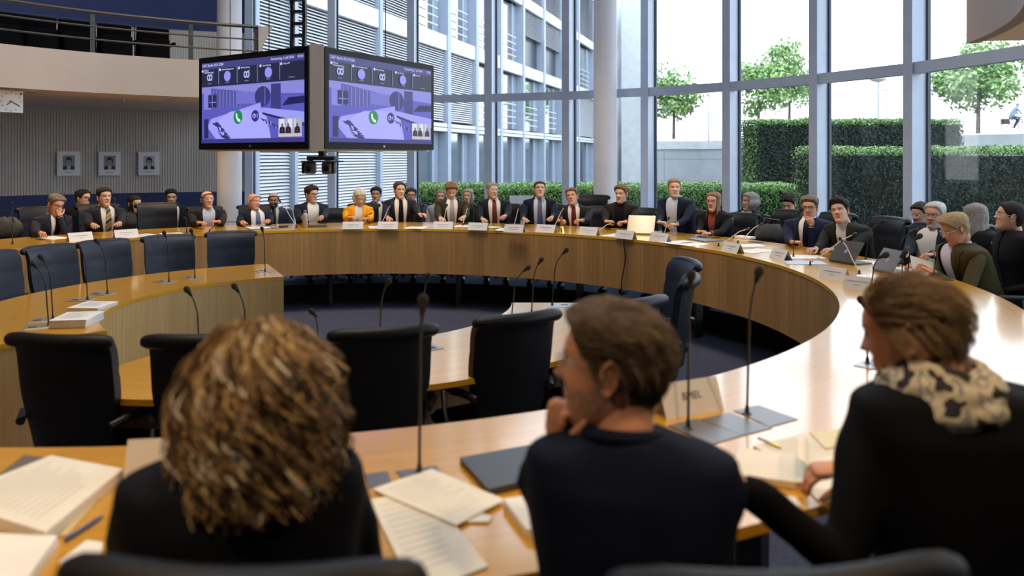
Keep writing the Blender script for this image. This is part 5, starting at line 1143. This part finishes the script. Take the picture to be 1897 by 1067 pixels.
# cyclist on the terrace
bk=atD(1880,246,50); t=empty('bicycle',bk,0,'bicycle ridden along the terrace behind the tree','bicycle')
m=MB()
for x in(-.5,.55):
    m.tube([(x+.34*cos(a*pi/12),0,.35+.34*sin(a*pi/12)) for a in range(25)],.03,6,caps=False)
m.build('wheel',BPLAS,t); m=MB()
for a,b in(((-.5,.35),(-.15,.85)),((-.15,.85),(.4,.85)),((.4,.85),(0,.35)),((0,.35),(-.5,.35)),((0,.35),(-.2,.95)),((.55,.35),(.38,1.0)),((.38,1.0),(.55,1.1))): m.tube([(a[0],0,a[1]),(b[0],0,b[1])],.025,6)
m.build('frame',STEEL,t); m=MB(); m.rbox((-.6,0,.7),(.45,.3,.35),.05); m.build('pannier_bag',BPLAS,t)
o=empty('person',bk+Vector((-.15,0,0)),0,'cyclist in grey blue top and cap riding past on the terrace','person'); m=MB()
m.tube([(-.05,0,.98),(.05,0,1.25),(.22,0,1.48)],[.14,.15,.13],10,round_caps=True); m.tube([(.22,0,1.46),(.30,0,1.62)],.05,8); m.ell((.34,0,1.72),(.11,.09,.13),12,8)
for s in(-1,1): m.tube([(.2,s*.18,1.45),(.42,s*.2,1.2),(.62,s*.18,1.12)],[.06,.045,.035],8,round_caps=True); m.tube([(-.02,s*.1,.95),(.38,s*.11,.82 if s>0 else .95),(.18,s*.11,.30 if s>0 else .5),(.3,s*.11,.27 if s>0 else .47)],[.10,.075,.05,.04],8,round_caps=True)
tmp=m.build('tmp',BPLAS); vs,fs_=remesh(tmp,.02,3); m=MB(); m.add(vs,fs_); m.build('body',colmat('skin',SKINS['t']),o)
m=MB(); m.tube([(-.06,0,.96),(.05,0,1.25),(.22,0,1.49)],[.16,.17,.15],10,round_caps=True)
for s in(-1,1): m.tube([(.2,s*.18,1.46),(.42,s*.2,1.2)],[.075,.06],8,round_caps=True)
m.build('jacket',colmat('cloth',(.20,.25,.36)),o); m=MB()
for s in(-1,1): m.tube([(-.02,s*.1,.95),(.38,s*.11,.82 if s>0 else .95),(.18,s*.11,.35 if s>0 else .55)],[.115,.09,.07],8,round_caps=True)
m.build('trousers',colmat('cloth',(.06,.07,.10)),o); m=MB(); m.ell((.33,0,1.77),(.125,.10,.10),12,8); m.ell((.44,0,1.76),(.08,.07,.015),8,4); m.build('cap',colmat('cloth',(.25,.27,.30)),o)
# ---------------------------------------------------------------- things on the tables
def radial(p): return atan2(p[1]-CEN[1],p[0]-CEN[0])
def name_card(px,py,lab,word=None,w=.235,h=.085,z=Z1,turn=0,lines=2,flip=False):
    p=unproj(px,py,z); a=radial(p); o=empty('name_card',p,a-pi/2+turn,lab,'name card','folded name cards on the outer table')
    d=.04; m=MB(); t=.0012
    m.add([(-w/2,-d,0),(w/2,-d,0),(w/2,0,h),(-w/2,0,h),(-w/2,d,0),(w/2,d,0)],[(0,1,2,3),(3,2,5,4)]); m.add([(-w/2,-d+t,0),(w/2,-d+t,0),(w/2,0,h-t*2),(-w/2,0,h-t*2),(-w/2,d-t,0),(w/2,d-t,0)],[(3,2,1,0),(4,5,2,3)]); m.build('card',CARD,o,smooth=False)
    sl=atan2(h,d); rr=random.Random(int(px))
    if word:
        for sg in(-1,1):
            if sg<0: MM=Matrix.Translation((0,-d*.45-.001,h*.55))@Matrix.Rotation(sl,4,'X')
            else: MM=Matrix.Translation((0,d*.45+.001,h*.55))@Matrix.Rotation(pi,4,'Z')@Matrix.Rotation(sl,4,'X')
            text(word,.034,MM,o,INK,align='CENTER')
    else:
        m=MB()
        for k,(zz,L,hh) in enumerate(((.62,.13,.006),(.36,.04 if px not in(654,719,822,953,1011,1446) else .10,.005))):
            x=-L/2
            while x<L/2:
                q=rr.uniform(.005,.012); m.box((x+q/2,-d*(1-zz)-.0012,h*zz),(q*.8,.0006,hh*rr.uniform(.7,1)),0,Matrix.Rotation(-(pi/2-sl),3,'X')); x+=q
        m.build('lettering',mat('faint_print',(.30,.29,.29),.7),o,smooth=False)
for px,py,lab in [(148,446,'white folded name card beside the papers of the person writing'),(233,440,'white folded name card in front of the striped orange tie'),(654,424,'pale folded name card in front of the yellow jacket'),(719,424,'pale folded name card in front of the black tie suit'),(822,424,'pale folded name card in front of the young reading sitter'),
(886,426,'pale folded name card in front of the rust red tie'),(953,430,'pale folded name card between the green sheet and blue tie'),(1012,430,'pale folded name card just beside the brass bell'),(1091,435,'pale folded name card in front of the speaker'),(1159,442,'pale folded name card in front of the champagne laptop'),(1223,447,'pale folded name card in front of the blond sitter'),
(1357,467,'white folded name card in front of the chair with the bag'),(1446,480,'white folded name card in front of the sitter with hand at mouth')]: name_card(px,py,lab)
name_card(1546,517,'white folded name card in front of the dark tablet',turn=.65,w=.20); name_card(1590,535,'white folded name card with a fallen flap beside the dark tablet',turn=.9,w=.17,h=.08)
name_card(1275,762,'large folded name card with the letters BMEL behind the tall microphone','BMEL',w=.235,h=.105,turn=-.12)
name_card(322,884,'blank backed name card with the letter B half hidden by the curly hair','B',w=.23,h=.105)
def sheets(c,z,n,w,l,rot,lab,m=PAPER,nm='paper_sheets',cat='papers',jit=.01,th=.0012,group=None,lines=True,jr=.06):
    o=empty(nm,(c[0],c[1],z),rot,lab,cat,group); rr=random.Random(int(abs(c[0]*977+c[1]*131)))
    for k in range(n):
        b=MB(); R=Matrix.Rotation(rr.uniform(-jr,jr),3,'Z'); b.box((rr.uniform(-jit,jit),rr.uniform(-jit,jit),th*(k+.5)),(w,l,th*.9),0,R); s=b.build('sheet',m,o,smooth=False)
    if lines:
        b=MB(); 
        for k in range(11):
            L=w*rr.uniform(.45,.75); b.box((-w*.38+L/2,l*.38-k*l*.065,th*n+.0003),(L,.0028,.0003),0,R)
        b.build('printed_lines',mat('faint_print'),s,smooth=False)
    return o
for px,py,lab,r in [(95,441,'papers under the writing hand beside the first name card',.2),(268,436,'papers beside the second name card',.1),(322,434,'papers in front of the empty square backed chair',0),(478,424,'stack of papers under the hands of the bald sitter leaning back',.1),(700,421,'paper between the yellow jacket and the next name card',.2),
(770,422,'loose papers between black tie suit and young reader',-.1),(862,419,'open papers in front of the young reader',0),(923,429,'white papers under the green sheet',.2),(1140,436,'papers in front of the black shirt',.1),(1255,449,'papers in front of the blond sitter',-.1),(1272,453,'second set of papers beside the dark folder',.1),
(1385,455,'white papers in front of the chair with the bag',-.3),(1400,465,'bright paper between two name cards',.2),(1490,476,'papers under the hands of the leaning sitter',-.2),(1490,487,'pale blue plan sheet under the large bent microphone',-.3),(1600,487,'papers beside the dark tablet',.1),(1625,515,'striped list behind the near grey head',-.4),(1655,500,'papers in front of the bearded sitter',.2)]:
    p=unproj(px,py,Z1); q=Vector((*CEN,0)); rr_=min(R1o-.14,max(R1i+.14,hypot(p.x-q.x,p.y-q.y))); a=radial(p); c=C3(rr_,math.degrees(a)); sheets(c,Z1,3 if 'stack' not in lab else 16,.21,.29 if 'list' not in lab else .25,a-pi/2+r,lab,PAPER if 'plan' not in lab else mat('pale_blue_paper',(.50,.58,.72),.6))
p=unproj(905,421,Z1+.01); sheets(p,Z1+.008,1,.28,.19,.5,'light green sheet held by the wearer of the rust red tie',mat('green_paper',(.42,.72,.36),.6),'green_sheet','paper',lines=False)
# bottle, bell
p=unproj(565,422,Z1); o=empty('drinking_bottle',p,0,'grey metal drinking bottle in front of the sitter with glasses','bottle'); m=MB(); m.lathe([(.030,0),(.033,.004),(.033,.15),(.028,.165),(.016,.175),(.016,.18)],n=20); m.build('flask',mat('bottle_grey',(.36,.32,.30),.45,.3),o); m=MB(); m.lathe([(.018,.18),(.019,.182),(.019,.205),(.012,.208)],n=16); m.build('cap',mat('bottle_cap',(.22,.2,.19),.5),o)
p=unproj(1040,429,Z1); o=empty('hand_bell',p,0,'small brass hand bell with a wooden handle','bell'); BR=mat('brass',(.85,.58,.14),.18,1.0); m=MB(); m.lathe([(.038,0),(.036,.006),(.030,.022),(.026,.045),(.016,.058),(.008,.062)],n=20); m.build('bell_body',BR,o); m=MB(); m.lathe([(.008,.062),(.014,.075),(.016,.10),(.011,.13),(.014,.15),(.006,.165),(.001,.17)],n=14); m.build('handle',mat('bell_handle',(.28,.10,.04),.4),o)
def slab(c,z,w,l,h,rot,m,lab,nm,cat,r=.006,tilt=0,extra=None):
    o=empty(nm,(c[0],c[1],z),rot,lab,cat); b=MB(); b.rbox((0,0,h/2),(w,l,h),r,M=Matrix.Rotation(tilt,3,'X')); b.build('body' if nm not in('folder','notebook') else 'cover',m,o); return o
def laptop(px,py,rot,lab,col,nm='laptop',op=112,w=.30,l=.21,z=Z1):
    p=unproj(px,py,z); o=empty(nm,p,rot,lab,nm.replace('_',' ')); m=MB(); m.rbox((0,0,.008),(w,l,.014),.01); m.build('base',col,o)
    m=MB(); m.rbox((0,0,.0158),(w*.86,l*.45,.002),.004); m.build('keyboard',BPLAS,o)
    R=Matrix.Rotation(radians(op-90),3,'X'); m=MB(); m.rbox((0,0,0),(w,.008,l),.003); m.v=[tuple(R.inverted()@(Vector(v)+Vector((0,0,l/2)))+Vector((0,-l/2,.014))) for v in m.v]; lid=m.build('lid',col,o)
    m=MB(); m.box((0,.0048,l/2),(w*.92,.001,l*.86)); m.v=[tuple(R.inverted()@Vector(v)+Vector((0,-l/2,.014))) for v in m.v]; m.build('screen',mat('laptop_screen',(.02,.025,.03),.15,emit=(.25,.3,.4),es=.35),lid)
    m=MB(); m.lathe([(.016,0),(.016,.001)],(0,0,0),16,0,Matrix.Rotation(pi/2,3,'X')); m.v=[tuple(R.inverted()@(Vector(v)+Vector((0,-.0045,l*.5)))+Vector((0,-l/2,.014))) for v in m.v]; m.build('round_mark',GREYPL,lid)
CHAMP=mat('champagne_metal',(.62,.50,.36),.4,.6)
p=unproj(1188,430,Z1); laptop(1190,433,radial(p)-pi/2+.35,'open champagne coloured laptop in front of the black shirt',CHAMP,op=118)
p=unproj(1580,482,Z1); laptop(1575,487,radial(p)-pi/2+.2,'open dark tablet with keyboard in front of the white t shirt',mat('dark_tablet',(.06,.06,.065),.35),'tablet_computer',op=125,w=.27,l=.19)
p=unproj(1660,500,Z1); laptop(1655,505,radial(p)-pi/2+.1,'second open tablet with folding cover beside the foam microphones',mat('grey_tablet',(.16,.16,.18),.35),'tablet_computer',op=122,w=.25,l=.18)
p=unproj(1305,445,Z1); slab(p,Z1,.31,.22,.012,radial(p)-pi/2-.2,mat('folder_blue_grey',(.14,.17,.22),.45),'dark blue grey folder in front of the folded hands','folder','folder')
p=unproj(587,420,Z1); slab(p,Z1,.24,.18,.016,radial(p)-pi/2,mat('folder_olive',(.06,.08,.045),.5),'dark olive folder behind the metal bottle','folder','folder'); slab(p,Z1+.017,.20,.15,.010,radial(p)-pi/2+.2,mat('folder_brown',(.16,.06,.03),.5),'brown leather wallet lying on the olive folder','wallet','wallet')
p=unproj(480,423,Z1); p=p+Vector((.1,.02,0)); slab(p,Z1,.22,.16,.02,.1,mat('binder_grey',(.25,.26,.27),.5),'grey binder beside the papers of the bald sitter','folder','folder')
p=unproj(525,421,Z1); slab(p,Z1,.10,.06,.02,.5,BPLAS,'small dark case lying beside the silver microphone','glasses_case','case')
p=unproj(1401,449,Z1); slab(p,Z1,.15,.075,.008,radial(p)-pi/2,mat('phone_grey',(.10,.10,.12),.2),'dark smartphone on the papers before the empty chair with the bag','smartphone','phone',r=.008)
p=unproj(1380,442,Z1); slab(p,Z1,.20,.10,.025,radial(p)-pi/2,PAPER,'white box beside the microphones before the bag','paper_box','box')
p=unproj(1007,424,Z1); slab(p,Z1,.14,.09,.02,radial(p)-pi/2,BPLAS,'black case behind the card of the blue tie sitter','glasses_case','case')
# sheet held by the olive jacket
P=ring_pt(1800,FR); c=atD(1710,505,P.y-.12); o=empty('held_sheet',c,0,'cream sheet held up by the person in the olive jacket','paper'); m=MB(); m.grid(lambda u,v:Vector(((u-.5)*.16,.05*(v-.5)+.01*sin(u*3),(v-.5)*.19-(u-.5)*.05)),7,5); m.grid(lambda u,v:Vector(((u-.5)*.16,.05*(v-.5)+.01*sin(u*3)+.001,(v-.5)*.19-(u-.5)*.05)),7,5,flip=True); m.build('sheet',CREAM,o)
# cable over the apron near the laptop
a=unproj(1168,441,Z1); q=C3(R1i-.012,math.degrees(radial(a))); m=MB(); pts=[a+Vector((.05,.05,.006)),Vector((q.x,q.y,.748))]+[Vector((q.x+.02*sin(k*.8)-.012,q.y-.02,.70-.075*k)) for k in range(10)]
m.tube(pts,.006,6); m.v=[tuple(Vector(v)-a) for v in m.v]; o=m.build('cable',BPLAS); o.location=a; tag(o,'black cable hanging over the brown apron of the outer table','cable')
# stacks on the far curved table
p=unproj(143,600,Z2); sheets(p,Z2,24,.215,.285,.12,'tall stack of white papers on the far curved table, nearer of two',PAPER,'paper_stack','papers',.004,.0022,jr=.03)
p=unproj(172,571,Z2); sheets(p,Z2,12,.22,.25,-.05,'lower stack of white papers behind the tall stack on the far curved table',PAPER,'paper_stack','papers',.004,.0022,jr=.03)
# things on the near table
def quadslab(px,z,h,lab,nm,cat,m,part='sheet',n=1,bow=0.0,lines=False,group=None):
    """a flat thing whose four corners lie at the given picture points on height z"""
    c=[unproj(x,y,z+h) for x,y in px]; ce=sum(c,Vector())/4; o=empty(nm,(ce.x,ce.y,z),0,lab,cat,group)
    for k in range(n):
        b=MB(); z0=h*k/n; z1=h*(k+.93)/n; j=.002*(random.random()-.5) if n>1 else 0
        vs=[Vector((q.x-ce.x+j,q.y-ce.y+j,z0)) for q in c]+[Vector((q.x-ce.x+j,q.y-ce.y+j,z1)) for q in c]
        b.add(vs,[(3,2,1,0),(4,5,6,7),(0,1,5,4),(1,2,6,5),(2,3,7,6),(3,0,4,7)]); s=b.build(part,m,o,smooth=False)
    if lines:
        b=MB(); A,B_,C_,D_=[Vector((q.x-ce.x,q.y-ce.y,h+.0004)) for q in c]
        for k in range(12):
            t=.1+.066*k; L=A+(D_-A)*t; R=B_+(C_-B_)*t; e=.62+.25*random.random(); p0=L+(R-L)*.1; p1=L+(R-L)*e; dn=(D_-A)*.010; b.add([p0,p1,p1+dn,p0+dn],[(0,1,2,3)])
        b.build('printed_lines',mat('faint_print2',(.55,.52,.46),.7),s,smooth=False)
    return o
quadslab([(-90,945),(45,842),(92,848),(-60,960)],Z1,.008,'grey plastic folder under the binder pages at the picture edge','folder','folder',mat('folder_grey',(.16,.145,.13),.35),'cover')
quadslab([(-110,925),(95,843),(228,868),(85,985)],Z1,.030,'thick stack of cream pages lying on a binder nearest the clock side','paper_stack','papers',CREAM,'sheet',14,lines=True)
quadslab([(-60,985),(108,992),(30,1100),(-120,1100)],Z1,.022,'white paper block in the bottom corner below the binder','paper_block','papers',PAPER,'sheet',8)
quadslab([(178,892),(196,888),(180,922),(164,926)],Z1,.012,'pink sticky marker poking out of the binder','page_marker','marker',mat('pink_marker',(.80,.22,.30),.5),'strip')
quadslab([(205,884),(222,880),(125,990),(108,992)],Z1,.006,'narrow yellow ruler strip beside the binder','ruler','ruler',mat('ruler_wood',(.62,.48,.22),.5),'body')
quadslab([(108,1040),(160,1000),(190,1004),(178,1056)],Z1,.010,'crumpled white tissue pack beside the black jacket','tissue_pack','tissue',PAPER,'body',2)
a,b_=unproj(122,1000,Z1+.006),unproj(190,956,Z1+.006); m=MB(); m.tube([Vector((0,0,0)),(b_-a)*.85,(b_-a)],[.005,.0048,.002],10,round_caps=True); o=m.build('ballpoint_pen',mat('blue_pen',(.03,.05,.22),.3)); o.location=a; tag(o,'dark blue ballpoint pen lying beside the curly haired persons sleeve','pen')
quadslab([(690,905),(800,868),(935,925),(845,972)],Z1+.006,.005,'loose cream papers with print beside the laptop','paper_sheets','papers',CREAM,'sheet',3,lines=True)
quadslab([(684,925),(790,905),(905,1048),(770,1100)],Z1,.005,'large cream papers spreading to the bottom edge','paper_sheets','papers',CREAM,'sheet',3,lines=True)
quadslab([(800,965),(845,940),(912,955),(905,966)],Z1+.002,.004,'corner of a white sheet under the loose papers','paper_sheet','paper',PAPER,'sheet',1)
quadslab([(932,923),(1000,915),(1000,985),(975,978)],Z1,.022,'white booklet half hidden by the navy sleeve','booklet','booklet',PAPER,'sheet',6)
LAP=mat('laptop_dark',(.055,.058,.066),.38,.3)
quadslab([(852,846),(1040,812),(1075,865),(905,905)],Z1,.020,'closed dark grey laptop in front of the leaning person','laptop','laptop',LAP,'lid',1)
def plates(px,lab): quadslab(px,Z1,.003,lab,'socket_plate','socket plate',mat('plate_grey',(.17,.17,.18),.35,.4),'plate',1,group=None)
plates([(676,878),(718,872),(728,900),(684,902)],'grey plate in the table beside the curly hair'); plates([(733,872),(808,862),(822,880),(748,888)],'grey plate at the foot of the tall blurred microphone')
plates([(1238,788),(1290,775),(1375,806),(1320,822)],'grey plate at the foot of the microphone before the BMEL card'); plates([(1298,776),(1350,764),(1430,792),(1376,806)],'grey plate with small cover in the middle of three plates'); plates([(1360,760),(1405,750),(1478,776),(1426,790)],'grey plate with light pad at the foot of the second tall microphone')
plates([(1590,672),(1615,668),(1640,680),(1610,684)],'grey plate behind the face of the person with the scarf')
quadslab([(1395,825),(1500,800),(1610,830),(1480,870)],Z1,.008,'cream papers behind the hand of the person with the scarf','paper_sheets','papers',CREAM,'sheet',4,lines=True)
quadslab([(1500,800),(1570,792),(1600,815),(1530,830)],Z1+.009,.004,'yellowish folder sheet lying on the cream papers','folder_sheet','paper',mat('yellow_paper',(.74,.66,.42),.6),'sheet',1)
quadslab([(1490,900),(1570,880),(1590,905),(1520,930)],Z1,.005,'white sheet under the hand of the person with the scarf','paper_sheet','paper',PAPER,'sheet',1)
a,b_=unproj(1405,812,Z1+.012),unproj(1445,828,Z1+.012); m=MB(); m.tube([Vector((0,0,0)),(b_-a)],.004,8,round_caps=True); o=m.build('brass_pen',BR); o.location=a; tag(o,'thin golden pen lying on the cream papers','pen')
# open book with a page curling over
c=unproj(1435,880,Z1); o=empty('open_book',(c.x,c.y,Z1),-.35,'open cream booklet with one page curling over under the hand','book')
m=MB(); m.rbox((-.01,.02,.010),(.19,.20,.020),.004); m.build('page_block',CREAM,o); m=MB()
def pg(u,v,o_=0):
    a=u*pi*.95; r=.030; return Vector((.055+r*sin(a)*1.0,-.09+.20*v,.022+r*(1-cos(a))+o_))
m.grid(lambda u,v:pg(u,v),12,4); m.grid(lambda u,v:pg(u,v,.0012),12,4,flip=True); m.build('curled_page',CREAM,o)
